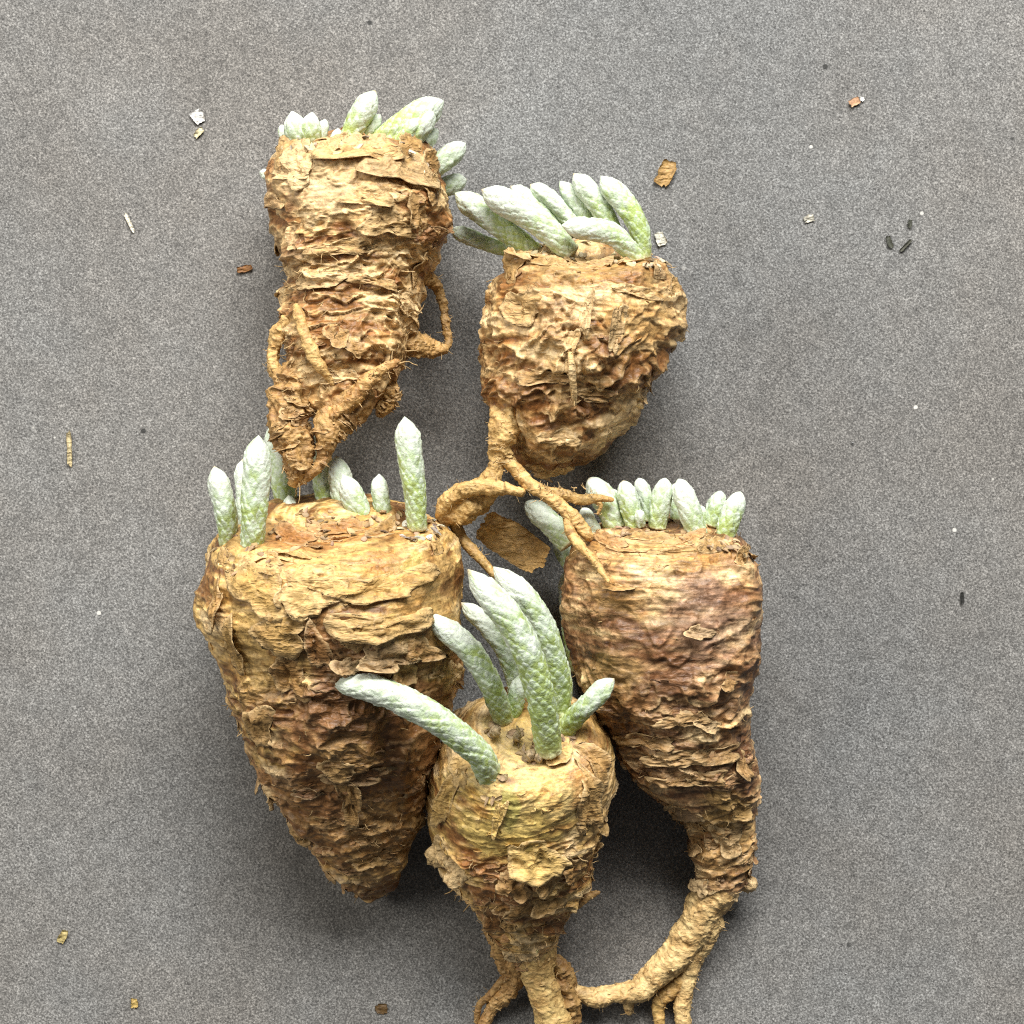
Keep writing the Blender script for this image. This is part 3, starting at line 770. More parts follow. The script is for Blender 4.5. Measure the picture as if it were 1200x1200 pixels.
for (x, y, su, sv, ang, lf, cu, sd, c) in [
        (610, 300, 16, 34, 3.0, 12, .3, 51, TAN), (616, 362, 22, 26, .8, 4, .3, 52, TAN * .95),
        (688, 365, 22, 8, -1.4, 11, .5, 54, PALE * .8), (668, 408, 20, 12, -1.2, 9, .6, 55, TAN), (724, 380, 28, 10, 1.5, 7, .4, 56, PALE * .8),
        (640, 440, 9, 30, .2, 6, .3, 59, TAN * .85), (700, 462, 8, 28, .5, 5, .3, 61, TAN * .9), (655, 512, 7, 20, .2, 5, .3, 63, TAN * .9)]:
    i, j = find(bB, x, y); add_flake(bB, i, j, su, sv, ang, lf, cu, sd, c)
flakes(bB, 9, 1065, size=(5, 11), lift=(3, 8), nz=(-.15, .3), region=lambda x, y: y > 330)
for k, (x, y, su, sv, lf, c) in enumerate([(600, 312, 16, 18, 9, TAN), (640, 308, 12, 22, 6, TAN * .9), (690, 310, 10, 26, 5, TAN * .8), (772, 316, 14, 14, 8, PALE * .9), (790, 335, 12, 10, 7, TAN)]):
    i, j = find(bB, x, y); add_flake(bB, i, j, su, sv, math.pi + (k % 3 - 1) * .5, lf, .35, 2000 + 5 * k, c)
flakes(bB, 8, 65, size=(7, 15), around=1.9, lift=(1, 4))
scraps(bB, 40, 66)
_r = root(Bp, [(668, 412, 222, 3), (670, 432, 226, 4.5), (672, 455, 218, 4), (674, 476, 205, 2)], 21, col=PALE * .8, alt=TAN)
scraps(_r, 8, 521, name='root_scraps', size=(1.2, 3.5), lift=(1, 2.5))
_r = root(Bp, [(598, 470, 140, 12), (594, 488, 150, 17), (590, 512, 148, 15), (587, 532, 142, 14), (588, 548, 138, 10)], 22, rough=1.35)
_r = root(Bp, [(586, 528, 144, 9), (580, 550, 142, 10), (568, 575, 135, 16), (548, 590, 128, 20), (532, 602, 120, 16), (532, 616, 112, 8)], 23, rough=1.35)
scraps(_r, 8, 523, name='root_scraps', size=(1.2, 3.5), lift=(1, 2.5))
_r = root(Bp, [(616, 578, 158, 5), (590, 573, 158, 8), (560, 571, 154, 9), (538, 576, 146, 10), (523, 590, 136, 9), (518, 604, 126, 8), (526, 616, 118, 6)], 24, rough=1.35)
scraps(_r, 8, 524, name='root_scraps', size=(1.2, 3.5), lift=(1, 2.5))
_r = root(Bp, [(590, 530, 144, 9), (604, 550, 148, 8), (618, 566, 152, 8), (640, 580, 156, 9), (662, 598, 160, 8), (676, 612, 160, 8), (688, 626, 160, 7), (694, 634, 158, 4)], 25, rough=1.35)
scraps(_r, 8, 525, name='root_scraps', size=(1.2, 3.5), lift=(1, 2.5))
_r = root(Bp, [(628, 572, 154, 5), (655, 578, 154, 6), (680, 586, 152, 6), (700, 584, 150, 5), (720, 586, 148, 2)], 26, rough=1.2, col=OCHRE * .8)
scraps(_r, 8, 526, name='root_scraps', size=(1.2, 3.5), lift=(1, 2.5))
_r = root(Bp, [(664, 602, 158, 5), (668, 622, 164, 6), (680, 640, 176, 5.5), (694, 654, 192, 5), (704, 668, 206, 4), (714, 683, 214, 2)], 27, rough=1.0)
scraps(_r, 8, 527, name='root_scraps', size=(1.2, 3.5), lift=(1, 2.5))
_r = root(Bp, [(530, 604, 112, 8), (540, 628, 112, 7), (558, 650, 122, 6), (574, 668, 132, 5), (584, 682, 132, 3)], 28, rough=1.0, col=OCHRE * .75)
scraps(_r, 8, 528, name='root_scraps', size=(1.2, 3.5), lift=(1, 2.5))
_r = root(Bp, [(696, 586, 150, 3), (704, 592, 150, 2.5), (700, 604, 150, 1.5)], 29, col=OCHRE * .8)
scraps(_r, 8, 529, name='root_scraps', size=(1.2, 3.5), lift=(1, 2.5))
_r = root(Bp, [(725, 492, 60, 4), (736, 486, 55, 3), (738, 476, 55, 1.5)], 30, col=OCHRE * .8)
scraps(_r, 8, 530, name='root_scraps', size=(1.2, 3.5), lift=(1, 2.5))
for k, (ct, rm, gr) in enumerate([
        ([(600, 296, 88), (560, 282, 78), (528, 268, 72)], 14, .45), ([(630, 300, 112), (588, 266, 112), (533, 226, 104)], 22, .5),
        ([(668, 284, 100), (630, 242, 106), (598, 218, 104)], 15, .35), ([(684, 280, 104), (650, 238, 110), (621, 216, 110)], 15, .35),
        ([(672, 300, 132), (628, 258, 142), (564, 222, 138)], 25, .3), ([(705, 290, 100), (680, 246, 104), (656, 212, 104)], 15, .5),
        ([(725, 288, 112), (704, 244, 118), (672, 203, 118)], 20, .45), ([(754, 306, 128), (745, 258, 134), (704, 206, 130)], 20, .7),
        ([(752, 308, 150), (715, 274, 164), (658, 264, 166)], 20, .45)]):
    shoot(Bp, ct, rm, 120 + k, gr, blunt=0, slim=.65)
ruff(Bp, [(612, 292, 125, 14), (655, 290, 140, 18), (700, 292, 150, 18), (735, 296, 155, 18), (762, 300, 140, 14), (776, 306, 130, 10)], 67, bB, n=13, color=(0.74, 0.63, 0.42))
fibres(Bp, [(random.uniform(520, 700), random.uniform(470, 620), 160, random.uniform(-1, 1), random.uniform(-1, 1)) for _ in range(0)]
       + [(588 + random.uniform(-16, 16), random.uniform(480, 560), 165, random.choice([-1, 1]), random.uniform(-.2, .6)) for _ in range(36)]
       + [(random.uniform(620, 700), 570 + random.uniform(0, 20), 162, random.uniform(-1, 1), random.uniform(-1, 1)) for _ in range(30)], 68, length=(4, 12), rad=.5)
fibres_on(bB, 70, 69)

# ================================================================== plant C: big left
Cp = Plant('largest tuber, broad golden brown with smooth shoulder and dark torn middle, upright pointed shoots', (395, 790))
rowsC = [hr(600, 378, 400, 178, .9), hr(602, 345, 446, 177, .9), hr(607, 304, 488, 174, .9), hr(617, 272, 518, 170, .92), hr(634, 249, 534, 165, .94), hr(660, 236, 543, 159), hr(690, 231, 546, 153), hr(712, 232, 545, 150),
         hr(740, 246, 539, 145), hr(780, 258, 534, 136), hr(820, 267, 527, 126), hr(850, 282, 518, 114), hr(880, 300, 510, 102), hr(910, 316, 503, 91),
         hr(940, 335, 496, 79), hr(970, 356, 488, 66), hr(1000, 378, 480, 52), hr(1028, 404, 464, 36), hr(1044, 420, 446, 26), hr(1050, 430, 438, 20)]
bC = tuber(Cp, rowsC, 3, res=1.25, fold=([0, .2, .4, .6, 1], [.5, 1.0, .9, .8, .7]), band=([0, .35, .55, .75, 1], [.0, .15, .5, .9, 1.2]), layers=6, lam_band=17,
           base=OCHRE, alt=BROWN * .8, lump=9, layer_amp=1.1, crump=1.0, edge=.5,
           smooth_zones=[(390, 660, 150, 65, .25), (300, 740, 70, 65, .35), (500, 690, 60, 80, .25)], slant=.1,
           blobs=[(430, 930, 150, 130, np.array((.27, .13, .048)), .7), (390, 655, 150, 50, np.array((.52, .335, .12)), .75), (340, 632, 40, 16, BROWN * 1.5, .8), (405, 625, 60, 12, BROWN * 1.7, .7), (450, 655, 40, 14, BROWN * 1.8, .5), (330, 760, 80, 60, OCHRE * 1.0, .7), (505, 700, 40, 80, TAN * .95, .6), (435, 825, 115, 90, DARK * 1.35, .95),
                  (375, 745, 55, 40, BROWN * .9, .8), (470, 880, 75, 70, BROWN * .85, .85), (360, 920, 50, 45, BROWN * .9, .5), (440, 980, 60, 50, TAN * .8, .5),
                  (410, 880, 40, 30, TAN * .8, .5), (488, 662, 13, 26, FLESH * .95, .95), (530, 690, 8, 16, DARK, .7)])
prep(bC)
for (x, y, su, sv, ang, lf, cu, sd, c) in [
        (450, 735, 18, 52, 3.14, 8, .4, 81, TAN * .95), (450, 772, 18, 42, 2.8, 12, .7, 82, PALE * .8), (490, 765, 16, 26, 3.4, 8, .5, 83, TAN * .9),
        (405, 780, 12, 14, 2.4, 12, .6, 84, PALE * .85), (420, 745, 22, 18, 2.5, 6, .4, 85, TAN * .8), (470, 795, 13, 24, 3.0, 7, .4, 886, TAN * 1.1),
        (340, 790, 28, 20, 1.6, 5, .3, 87, BROWN * 1.3), (370, 760, 26, 14, 1.4, 6, .3, 88, BROWN * 1.2), (305, 850, 28, 18, .8, 6, .3, 89, TAN * .8),
        (330, 740, 26, 28, .6, 4, .2, 90, OCHRE), (275, 760, 30, 14, -1.2, 6, .3, 91, TAN * .7), (250, 710, 26, 12, -1.0, 7, .3, 92, BROWN * 1.2),
        (345, 650, 7, 16, 3.14, 5, .2, 94, TAN), (312, 668, 6, 12, 0, 5, .3, 95, TAN * .85),
        (365, 690, 26, 36, .9, 4, .2, 96, OCHRE * 1.15), (440, 690, 18, 56, 3.1, 4, .2, 97, OCHRE * 1.2), (300, 690, 26, 34, 2.4, 4, .2, 98, OCHRE * 1.1),
        (412, 940, 34, 14, -1.4, 7, .4, 99, TAN * .85), (345, 985, 12, 12, .5, 8, .4, 100, TAN * .9), (318, 938, 6, 10, -1.5, 12, .6, 101, PALE * .8),
        (430, 1010, 8, 18, .2, 6, .3, 102, TAN), (395, 905, 14, 24, .3, 5, .3, 103, TAN * .8), (335, 700, 14, 10, 1.2, 7, .4, 104, PALE * .7)]:
    i, j = find(bC, x, y); add_flake(bC, i, j, su, sv, ang, lf, cu, sd, c)
flakes(bC, 12, 1105, size=(5, 11), lift=(3, 8), nz=(-.15, .3), region=lambda x, y: y > 670)
for k, (x, y, su, sv, lf, c) in enumerate([(345, 632, 13, 22, 8, BROWN * 1.8), (400, 622, 12, 24, 8, BROWN * 1.6), (450, 622, 10, 20, 6, TAN * .8), (510, 640, 14, 12, 6, TAN), (262, 655, 12, 12, 6, TAN * .8), (315, 655, 8, 14, 7, TAN * .9)]):
    i, j = find(bC, x, y); add_flake(bC, i, j, su, sv, math.pi + (k % 3 - 1) * .5, lf, .35, 2000 + 5 * k, c)
flakes(bC, 14, 105, size=(7, 15), region=lambda x, y: y > 700, lift=(1, 4), around=1.8)
flakes(bC, 5, 106, size=(6, 12), region=lambda x, y: y < 700, lift=(1, 3))
scraps(bC, 70, 107, region=lambda x, y: y > 690)
scraps(bC, 40, 108, region=lambda x, y: y < 690, lift=(1, 3))
flakes(bC, 8, 1108, size=(5, 11), region=lambda x, y: y < 655, lift=(2, 5))
for k, (ct, rm, gr) in enumerate([
        ([(268, 642, 185), (264, 600, 200), (251, 546, 205)], 18, .45), ([(290, 632, 160), (286, 590, 160), (284, 538, 160)], 13, .25),
        ([(294, 666, 218), (298, 600, 240), (303, 510, 250)], 22, .70), ([(338, 616, 118), (332, 560, 104), (321, 494, 92)], 21, .45),
        ([(385, 618, 128), (380, 570, 116), (371, 508, 104)], 19, .55), ([(408, 622, 142), (402, 580, 138), (394, 534, 134)], 19, .35),
        ([(432, 620, 168), (418, 592, 172), (402, 556, 172)], 19, .45), ([(452, 616, 165), (447, 586, 170), (444, 555, 170)], 14, .4),
        ([(490, 624, 195), (484, 560, 210), (474, 488, 216)], 20, .55), ([(345, 622, 150), (342, 602, 148), (338, 580, 145)], 13, .4)]):
    shoot(Cp, ct, rm, 140 + k, gr, blunt=.1)
ruff(Cp, [(268, 640, 196, 14), (294, 660, 226, 18), (488, 614, 206, 20), (500, 620, 204, 14), (450, 612, 180, 14), (428, 616, 180, 16), (395, 614, 160, 20), (345, 612, 160, 16), (378, 612, 160, 14), (320, 640, 160, 20), (350, 625, 160, 22), (405, 622, 160, 24)], 109, bC, n=8, color=(0.60, 0.43, 0.24))
ruff(Cp, [(498, 618, 206, 14), (484, 622, 206, 12)], 110, bC, n=12, color=(0.80, 0.76, 0.66), name='pale_base_scales')
fibres_on(bC, 80, 111, region=lambda x, y: y > 820)

# ================================================================== plant E: right
Ep = Plant('right-hand tuber with fine wrinkles, a row of stubby shoots, tapering into a long curved root', (780, 760))
rowsE = [hr(616, 772, 792, 130, .9), hr(616, 742, 818, 129, .9), hr(619, 714, 844, 127, .9), hr(626, 692, 863, 125, .92), hr(641, 674, 878, 122), hr(661, 663, 888, 119), hr(690, 660, 895, 117), hr(730, 664, 893, 115),
         hr(770, 670, 887, 112), hr(800, 680, 881, 107), hr(830, 699, 878, 99), hr(860, 714, 877, 92), hr(890, 731, 882, 85), hr(915, 755, 885, 75),
         hr(940, 788, 885, 62), hr(965, 804, 884, 53), hr(1000, 812, 883, 46), hr(1025, 814, 874, 42), hr(1045, 818, 862, 38), hr(1058, 830, 850, 36)]
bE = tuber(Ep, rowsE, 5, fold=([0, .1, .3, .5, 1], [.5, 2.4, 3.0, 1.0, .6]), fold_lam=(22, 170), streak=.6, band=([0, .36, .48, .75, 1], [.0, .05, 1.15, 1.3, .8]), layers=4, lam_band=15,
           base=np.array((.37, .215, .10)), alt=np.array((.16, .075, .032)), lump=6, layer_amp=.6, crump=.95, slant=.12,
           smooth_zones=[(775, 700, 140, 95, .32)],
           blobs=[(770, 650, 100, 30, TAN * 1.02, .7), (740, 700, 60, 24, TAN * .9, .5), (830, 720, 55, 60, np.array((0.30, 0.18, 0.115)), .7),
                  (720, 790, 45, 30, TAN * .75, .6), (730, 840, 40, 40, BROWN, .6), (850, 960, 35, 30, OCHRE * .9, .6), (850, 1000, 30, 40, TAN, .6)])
prep(bE)
for (x, y, su, sv, ang, lf, cu, sd, c) in [
        (722, 688, 5, 18, 0, 7, .4, 201, TAN), (818, 742, 9, 16, 2.6, 10, .6, 202, PALE * .8), 
        (855, 800, 10, 12, .4, 5, .4, 205, TAN * .9), (830, 850, 8, 12, .8, 11, .8, 207, PALE * .8), (800, 845, 10, 28, .1, 6, .3, 208, TAN * .85),
        (755, 868, 10, 34, .1, 6, .3, 209, TAN * .9), (840, 885, 10, 34, .3, 6, .3, 210, TAN * .9), (790, 890, 10, 36, .2, 6, .3, 211, TAN * .8), (830, 915, 9, 32, .2, 6, .3, 212, TAN * .9),
        (795, 915, 9, 26, .2, 7, .3, 213, TAN * .8), (868, 900, 18, 12, .8, 7, .4, 214, TAN), (866, 950, 10, 20, .2, 8, .3, 215, TAN), (855, 985, 22, 16, 2.9, 5, .3, 216, PALE * .8),
        (820, 1040, 12, 12, 2.5, 9, .5, 217, PALE * .85), (880, 650, 8, 14, 2.5, 8, .5, 218, TAN), (730, 645, 5, 22, 3.1, 4, .3, 219, BROWN * 1.7), (800, 648, 5, 26, 3.1, 4, .3, 220, TAN * .8),
        (787, 944, 5, 9, 1.5, 6, .5, 221, PALE * .9)]:
    i, j = find(bE, x, y); add_flake(bE, i, j, su, sv, ang, lf, cu, sd, c)
flakes(bE, 9, 1222, size=(5, 11), lift=(3, 8), nz=(-.15, .3), region=lambda x, y: y > 760)
for k, (x, y, su, sv, lf, c) in enumerate([(715, 636, 9, 20, 7, BROWN * 1.8), (760, 630, 8, 22, 6, TAN * .8), (805, 634, 10, 20, 7, BROWN * 2), (835, 640, 10, 18, 8, TAN * .9), (868, 655, 11, 12, 9, TAN)]):
    i, j = find(bE, x, y); add_flake(bE, i, j, su, sv, math.pi + (k % 3 - 1) * .5, lf, .35, 2000 + 5 * k, c)
flakes(bE, 12, 222, size=(6, 13), region=lambda x, y: y > 820, around=2.0, lift=(1, 5))
flakes(bE, 3, 223, size=(5, 9), region=lambda x, y: y < 790, lift=(1, 3))
scraps(bE, 60, 224, region=lambda x, y: y > 780)
scraps(bE, 25, 225, region=lambda x, y: y < 780, size=(1.5, 3.5), lift=(.8, 2.5))
RC = (0.66, 0.49, 0.23)
_r = root(Ep, [(846, 1005, 44, 25), (842, 1036, 40, 26), (826, 1064, 36, 22), (812, 1090, 32, 21), (792, 1120, 30, 19), (770, 1140, 28, 16), (748, 1160, 26, 15), (722, 1164, 24, 11), (700, 1169, 22, 12), (680, 1164, 22, 9), (664, 1158, 22, 8)], 31, rough=.8, col=RC)
scraps(_r, 70, 531, name='root_scraps', size=(1.2, 3.5), lift=(1, 2.5))
_r = root(Ep, [(838, 1068, 34, 16), (828, 1095, 28, 13), (812, 1125, 22, 11), (804, 1150, 18, 11), (800, 1180, 16, 10), (802, 1225, 14, 9)], 32, rough=.8, col=RC)
scraps(_r, 70, 532, name='root_scraps', size=(1.2, 3.5), lift=(1, 2.5))
_r = root(Ep, [(812, 1128, 20, 8), (798, 1150, 18, 9), (780, 1166, 16, 9), (772, 1180, 14, 7), (776, 1225, 12, 6)], 33, rough=1.1, col=OCHRE * .9)
scraps(_r, 8, 533, name='root_scraps', size=(1.2, 3.5), lift=(1, 2.5))
_r = root(Ep, [(862, 1028, 40, 12), (874, 1034, 38, 12), (888, 1036, 36, 8)], 34, rough=1.8, col=PALE * .85)
scraps(_r, 8, 534, name='root_scraps', size=(1.2, 3.5), lift=(1, 2.5))
_r = root(Ep, [(736, 1168, 20, 8), (737, 1180, 18, 6), (738, 1190, 15, 3)], 35, col=RC)
scraps(_r, 8, 535, name='root_scraps', size=(1.2, 3.5), lift=(1, 2.5))
for k, (ct, rm, gr) in enumerate([
        ([(668, 640, 108), (644, 612, 104), (616, 588, 98)], 19, .3), ([(722, 620, 122), (712, 592, 126), (690, 560, 122)], 21, .4),
        ([(698, 626, 125), (690, 610, 127), (682, 595, 126)], 12, .2), ([(744, 620, 132), (738, 592, 138), (730, 563, 138)], 16, .45),
        ([(760, 612, 118), (756, 586, 118), (748, 560, 116)], 13, .4), ([(770, 620, 134), (774, 592, 140), (780, 560, 140)], 16, .45),
        ([(792, 612, 108), (792, 590, 104), (792, 566, 100)], 10, .4), ([(820, 632, 140), (808, 598, 148), (795, 561, 146)], 18, .4),
        ([(832, 618, 120), (838, 598, 120), (845, 575, 118)], 15, .4), ([(846, 640, 136), (854, 612, 142), (868, 576, 142)], 17, .65),
        ([(750, 617, 140), (750, 606, 146), (749, 597, 147)], 8, .35), ([(822, 620, 122), (822, 605, 124), (821, 592, 124)], 9, .35),
        ([(676, 672, 82), (664, 652, 74), (652, 630, 66)], 15, .55), ([(678, 790, 40), (668, 735, 36), (664, 668, 40)], 14, .8), ([(730, 620, 108), (722, 600, 106), (716, 572, 104)], 12, .35)]):
    shoot(Ep, ct, rm, 160 + k, gr, blunt=.9, base=.85)
ruff(Ep, [(742, 616, 142, 12), (770, 616, 142, 12), (816, 626, 148, 14), (846, 634, 146, 14), (722, 618, 135, 14), (870, 640, 140, 10), (860, 636, 140, 10), (790, 622, 140, 16), (835, 632, 140, 14)], 226, bE, n=9, color=(0.62, 0.46, 0.27))
fibres_on(bE, 90, 227)
fibres_on(bE, 20, 228, region=lambda x, y: 940 < y < 975 and x < 840, length=(8, 20))

# ================================================================== plant F: bottom middle
Fp = Plant('smallest tuber at bottom middle, yellowish peeling skin and long curved pale green shoots', (615, 960))
rowsF = [hr(852, 608, 634, 184, .95), hr(854, 574, 668, 181, .95), hr(858, 547, 695, 175, .95), hr(868, 528, 711, 166, .95), hr(884, 514, 719, 151, .95), hr(906, 507, 721, 133, .95), hr(934, 506, 717, 114, .95), hr(970, 507, 706, 96, .95), hr(1010, 514, 692, 82, .92),
         hr(1036, 534, 682, 72, .92), hr(1058, 556, 668, 64), hr(1082, 572, 656, 54), hr(1104, 586, 650, 46), hr(1122, 600, 646, 40), hr(1134, 610, 640, 36)]
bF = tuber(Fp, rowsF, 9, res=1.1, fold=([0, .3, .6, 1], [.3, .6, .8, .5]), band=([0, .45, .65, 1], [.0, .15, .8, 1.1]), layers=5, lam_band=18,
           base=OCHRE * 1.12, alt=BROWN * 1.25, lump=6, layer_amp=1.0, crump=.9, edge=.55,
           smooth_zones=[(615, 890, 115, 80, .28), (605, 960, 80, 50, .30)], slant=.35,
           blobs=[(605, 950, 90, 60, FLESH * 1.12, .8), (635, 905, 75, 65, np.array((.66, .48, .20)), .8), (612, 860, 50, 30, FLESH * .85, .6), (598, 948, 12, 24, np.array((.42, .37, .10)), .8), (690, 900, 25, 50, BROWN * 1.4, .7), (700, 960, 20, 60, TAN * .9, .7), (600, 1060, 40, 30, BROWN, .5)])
prep(bF)
for (x, y, su, sv, ang, lf, cu, sd, c) in [
        (625, 1005, 26, 32, 3.3, 16, .3, 301, OCHRE * 1.15), (640, 1025, 22, 18, 1.0, 10, .3, 302, TAN), (600, 1040, 20, 26, 3.0, 8, .4, 303, TAN),
        (690, 940, 44, 14, -1.2, 7, .4, 304, TAN), (700, 895, 26, 14, -1.0, 10, .5, 305, TAN * .9), (515, 1000, 24, 14, 1.0, 9, .4, 306, PALE * .85), (520, 940, 30, 12, 1.3, 8, .4, 307, TAN * 1.1),
        (535, 1025, 16, 16, .6, 9, .4, 308, PALE * .8), (583, 960, 20, 7, -1.0, 5, .4, 309, OCHRE * 1.2),
        (670, 1020, 18, 18, .8, 9, .4, 312, TAN),  (540, 900, 18, 16, 2.0, 6, .3, 314, TAN), (610, 1070, 16, 16, .2, 9, .4, 315, TAN * .8),
        (640, 1060, 12, 18, 3.0, 10, .5, 316, TAN * .85), (580, 1075, 22, 10, 1.2, 8, .4, 317, BROWN * 1.4), (655, 880, 16, 20, 3.1, 5, .2, 318, OCHRE * 1.2)]:
    i, j = find(bF, x, y); add_flake(bF, i, j, su, sv, ang, lf, cu, sd, c)
flakes(bF, 10, 1319, size=(5, 11), lift=(3, 8), nz=(-.15, .3), region=lambda x, y: y > 920)
flakes(bF, 14, 319, size=(5, 12), region=lambda x, y: y > 1000, around=1.5)
flakes(bF, 3, 320, size=(5, 9), region=lambda x, y: y < 930, lift=(1, 3))
scraps(bF, 80, 321, region=lambda x, y: y > 900)
scraps(bF, 20, 322, region=lambda x, y: y < 900, lift=(1, 3))
_r = root(Fp, [(620, 1056, 52, 30), (621, 1085, 48, 30), (626, 1112, 44, 26), (632, 1145, 38, 20), (641, 1172, 34, 19), (650, 1200, 30, 21), (656, 1235, 28, 20)], 41, rough=.8, col=(0.62, 0.45, 0.18))
scraps(_r, 60, 541, name='root_scraps', size=(1.2, 3.5), lift=(1, 2.5))
_r = root(Fp, [(590, 1065, 50, 26), (594, 1095, 42, 24), (600, 1125, 34, 18), (602, 1148, 28, 13), (590, 1168, 22, 9), (574, 1188, 18, 8), (556, 1225, 14, 7)], 42, rough=1.5, col=TAN * .95, alt=BROWN)
scraps(_r, 60, 542, name='root_scraps', size=(1.2, 3.5), lift=(1, 2.5))
_r = root(Fp, [(596, 1140, 30, 5), (575, 1165, 22, 4), (562, 1178, 18, 4), (558, 1200, 12, 3)], 43, col=TAN * .8, alt=BROWN)
scraps(_r, 8, 543, name='root_scraps', size=(1.2, 3.5), lift=(1, 2.5))
_r = root(Fp, [(648, 1076, 70, 7), (668, 1064, 74, 6), (688, 1050, 76, 5), (704, 1045, 78, 2)], 44, rough=1.4, col=TAN, alt=BROWN)
scraps(_r, 8, 544, name='root_scraps', size=(1.2, 3.5), lift=(1, 2.5))
_r = root(Fp, [(650, 1120, 40, 8), (662, 1150, 30, 12), (668, 1185, 20, 12), (664, 1210, 16, 8)], 45, rough=2.0, col=TAN * .75, alt=BROWN)
scraps(_r, 60, 545, name='root_scraps', size=(1.2, 3.5), lift=(1, 2.5))
for k, (ct, rm, gr) in enumerate([
        ([(577, 922, 190), (560, 882, 232), (500, 836, 262), (440, 808, 268), (387, 802, 262)], 24, .45), ([(592, 846, 168), (574, 800, 206), (544, 756, 226), (497, 719, 232)], 20, .55),
        ([(612, 832, 140), (598, 776, 160), (574, 736, 172), (540, 706, 176)], 17, .35), ([(644, 886, 205), (632, 810, 250), (604, 736, 276), (548, 667, 282)], 25, .75),
        ([(656, 840, 170), (650, 778, 205), (626, 716, 226), (578, 664, 232)], 22, .6), ([(660, 830, 140), (660, 796, 150), (650, 760, 150)], 15, .45),
        ([(660, 858, 180), (684, 830, 204), (720, 795, 210)], 18, .75), ([(600, 850, 160), (606, 815, 176), (610, 790, 180)], 14, .8)]):
    shoot(Fp, ct, rm, 180 + k, gr, blunt=.15, base=.9, scale=10, slim=.67)
for k, (x, y, z, r) in enumerate([(580, 856, 197, 8), (622, 884, 210, 8), (606, 862, 200, 6), (566, 918, 186, 6), (632, 888, 210, 6), (582, 928, 188, 6)]):
    shoot(Fp, [(x, y + 5, z - 4), (x, y, z + 3), (x - 1, y - 5, z + 9)], r, 195 + k, .15, name='bud', blunt=.3, brown=.85, scale=5.0, hm=3.4)
ruff(Fp, [(578, 922, 196, 16), (640, 886, 212, 16), (664, 856, 190, 12), (622, 884, 208, 9), (580, 856, 198, 8), (606, 862, 202, 6)], 323, bF, n=10, color=(0.56, 0.42, 0.25))
fibres_on(bF, 140, 324, region=lambda x, y: y > 1000, length=(4, 13), rad=.6)
fibres_on(bF, 30, 325)

# ================================================================== loose bits lying on the table
def loose(name, px, py, w, l, rot, label, cat, color, h=3.0, z=1.2, seed=1, mat=None, curl=.4, group=None, n=9):
    """a bent torn chip with thickness, lying on the table"""
    r = np.random.default_rng(seed)
    o = U(px, py, 0)
    u = np.linspace(-1, 1, n); X, Y = np.meshgrid(u, u, indexing='ij')
    e = 1 + 0.16 * perlin(np.stack([X * 1.3 + seed, Y * 1.3, X * 0 + seed * .7], -1)) + r.normal(0, (.025 if n > 12 else .06) if max(w, l) > 12 else .16, X.shape)
    x = X * w * .5 * e * (1 - .12 * Y * Y); y = Y * l * .5 * e * (1 - .15 * X * X)
    zz = z + h * (curl * X * X + (1 - curl) * (0.5 + .5 * perlin(np.stack([X + seed * 1.1, Y, X * 0], -1)))) + r.normal(0, min(.05 * h, .45), X.shape)
    c, s_ = math.cos(rot), math.sin(rot)
    top = np.stack([c * x - s_ * y, s_ * x + c * y, zz], -1); bot = top.copy(); bot[..., 2] = np.maximum(top[..., 2] - np.clip(.25 * h, .8, 1.6), .3)
    V = np.concatenate([top.reshape(-1, 3), bot.reshape(-1, 3)]) + o
    F = grid_faces(n, n, False); k = n * n
    edge = [i for i in range(n)] + [i * n + n - 1 for i in range(1, n)] + [(n - 1) * n + i for i in range(n - 2, -1, -1)] + [i * n for i in range(n - 2, 0, -1)]
    ed = np.array(edge); nx = np.roll(ed, -1)
    FF = np.concatenate([F, F[:, ::-1] + k, np.stack([ed, nx, nx + k, ed + k], 1)])
    col = np.asarray(color)[None] * (1 + .15 * r.normal(size=(2 * k, 1)))
    ob = mesh_obj(name, V, FF, col, mat or M_flake, None, o)
    ob['label'] = label; ob['category'] = cat
    if group: ob['group'] = group
    return ob

DG = 'loose crumbs on the table'
cf = loose('skin_flake', 600, 634, 84, 40, math.radians(-33), 'curled brown skin flake lying in the gap below the forked yellow root', 'skin flake', TAN * 1.15, h=30, z=70, seed=5, curl=.8, n=21)
loose('skin_flake', 780, 204, 19, 31, math.radians(-25), 'small brown skin flake on the bare table right of the upper shoots', 'skin flake', TAN * .85, h=6, seed=6)
loose('skin_flake', 287, 315, 18, 8, .2, 'tiny dark brown flake left of the upper left tuber', 'skin flake', BROWN * 1.3, h=4, seed=7)
loose('pale_flake', 232, 137, 14, 16, .6, 'translucent whitish flake near the upper left corner, larger of a close pair', 'flake', (.75, .75, .72), h=3, seed=8)
loose('pale_flake', 233, 156, 7, 14, -.7, 'small yellowish chip just below the whitish flake at upper left', 'flake', (.62, .56, .36), h=3, seed=9)
loose('straw_piece', 152, 261, 4.5, 25, .42, 'short pale straw lying alone at upper left', 'straw', (.72, .68, .56), h=2.5, seed=10)
loose('straw_piece', 82, 525, 6, 42, .04, 'thin broken straw with dark kink near the left edge', 'straw', (.50, .42, .24), h=4, seed=11)
loose('pale_flake', 774, 280, 12, 16, .4, 'small cream flake beside the right end of the upper shoots', 'flake', (.66, .65, .55), h=3, seed=12)
loose('pale_flake', 948, 256, 11, 8, .2, 'faint pale chip on open table at upper right', 'flake', (.50, .48, .40), h=2, seed=13)
loose('crumb', 1001, 120, 13, 9, .5, 'pinkish brown crumb near the upper right corner', 'crumb', (.48, .28, .16), h=4, seed=14, mat=M_crumb)
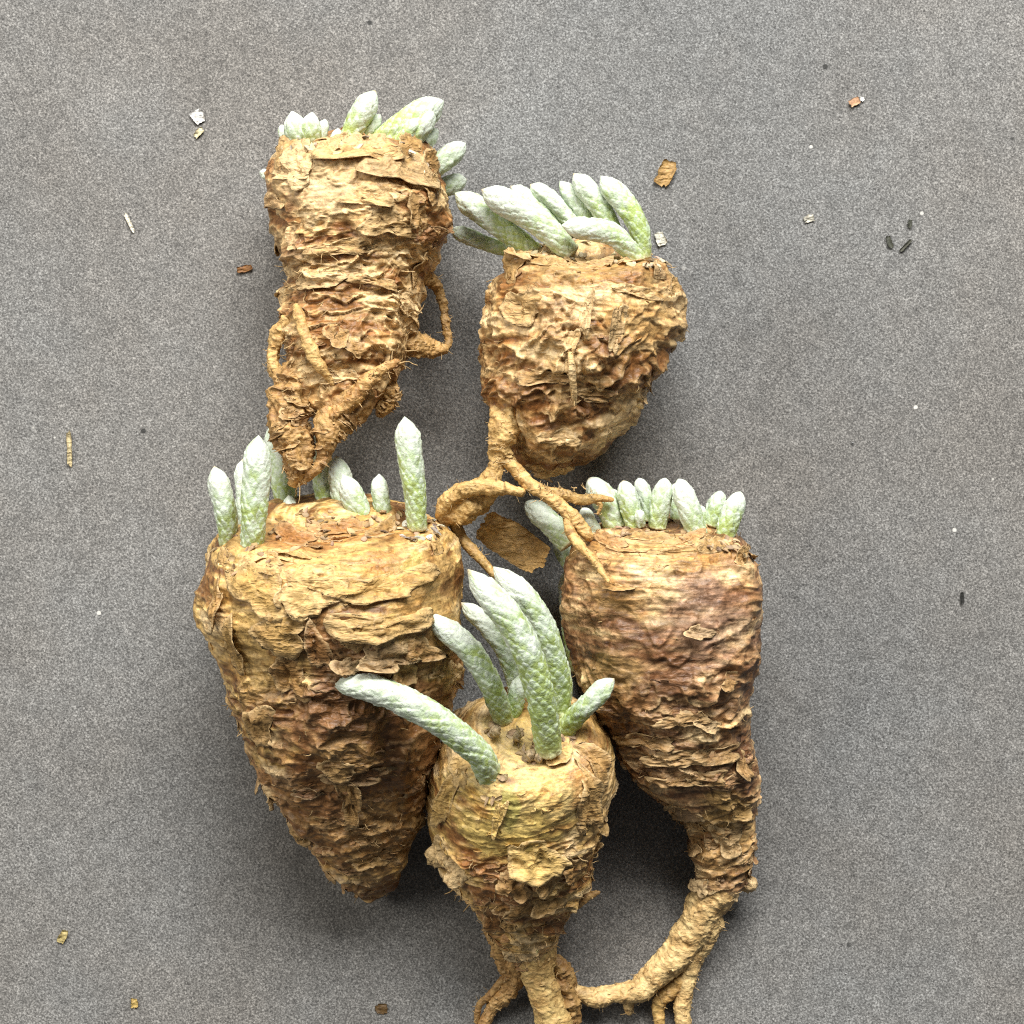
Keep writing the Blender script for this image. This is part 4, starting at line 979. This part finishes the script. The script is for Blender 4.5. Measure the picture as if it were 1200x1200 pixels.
loose('crumb', 1010, 116, 5, 5, 0, 'tiny white crumb touching the pinkish brown one at upper right', 'crumb', (.75, .75, .7), h=2, seed=15, mat=M_crumb)
loose('crumb', 1042, 284, 6, 15, .3, 'left one of three dark crumbs at right', 'crumb', (.05, .052, .038), h=3, seed=16, mat=M_crumb, group=DG)
loose('crumb', 1061, 288, 4, 19, -.75, 'slanting dark sliver, lower right one of three dark crumbs at right', 'crumb', (.055, .055, .04), h=3, seed=17, mat=M_crumb, group=DG)
loose('crumb', 1066, 262, 5, 9, -.2, 'topmost of the three dark crumbs at right', 'crumb', (.05, .052, .038), h=3, seed=18, mat=M_crumb, group=DG)
loose('crumb', 1127, 701, 4, 14, .05, 'single black sliver near the right edge, halfway down', 'crumb', (.015, .015, .013), h=2, seed=19, mat=M_crumb, group=DG)
loose('crumb', 74, 1097, 9, 16, -.5, 'yellow brown husk at lower left', 'crumb', (.42, .34, .14), h=4, seed=20)
loose('crumb', 158, 1175, 8, 11, .1, 'small yellow crumb at the bottom edge, left', 'crumb', (.5, .36, .12), h=3, seed=21)
loose('crumb', 447, 1182, 14, 12, .1, 'rusty brown smear of crumb at the bottom, below the large tuber', 'crumb', (.12, .07, .025), h=1.2, seed=22)
# dust grains
r = np.random.default_rng(99); Vs = []; Fs = []; o = 0
for k in range(45):
    s0 = r.uniform(.5, 1.1) 
    c = U(r.uniform(-20, 1220), r.uniform(-20, 1220), s0 * .6)
    v = np.array([[1, 0, 0], [-1, 0, 0], [0, 1, 0], [0, -1, 0], [0, 0, 1], [0, 0, -1]]) * s0 * r.uniform(.6, 1.3, (6, 1))
    Vs.append(v + c); Fs.append(np.array([[0, 2, 4], [2, 1, 4], [1, 3, 4], [3, 0, 4], [2, 0, 5], [1, 2, 5], [3, 1, 5], [0, 3, 5]]) + o); o += 6
ob = mesh_obj('dust', np.concatenate(Vs), np.concatenate(Fs), np.full((o, 3), .42), M_crumb, smooth=False)
ob['kind'] = 'stuff'; ob['label'] = 'scattered white dust grains on the table'
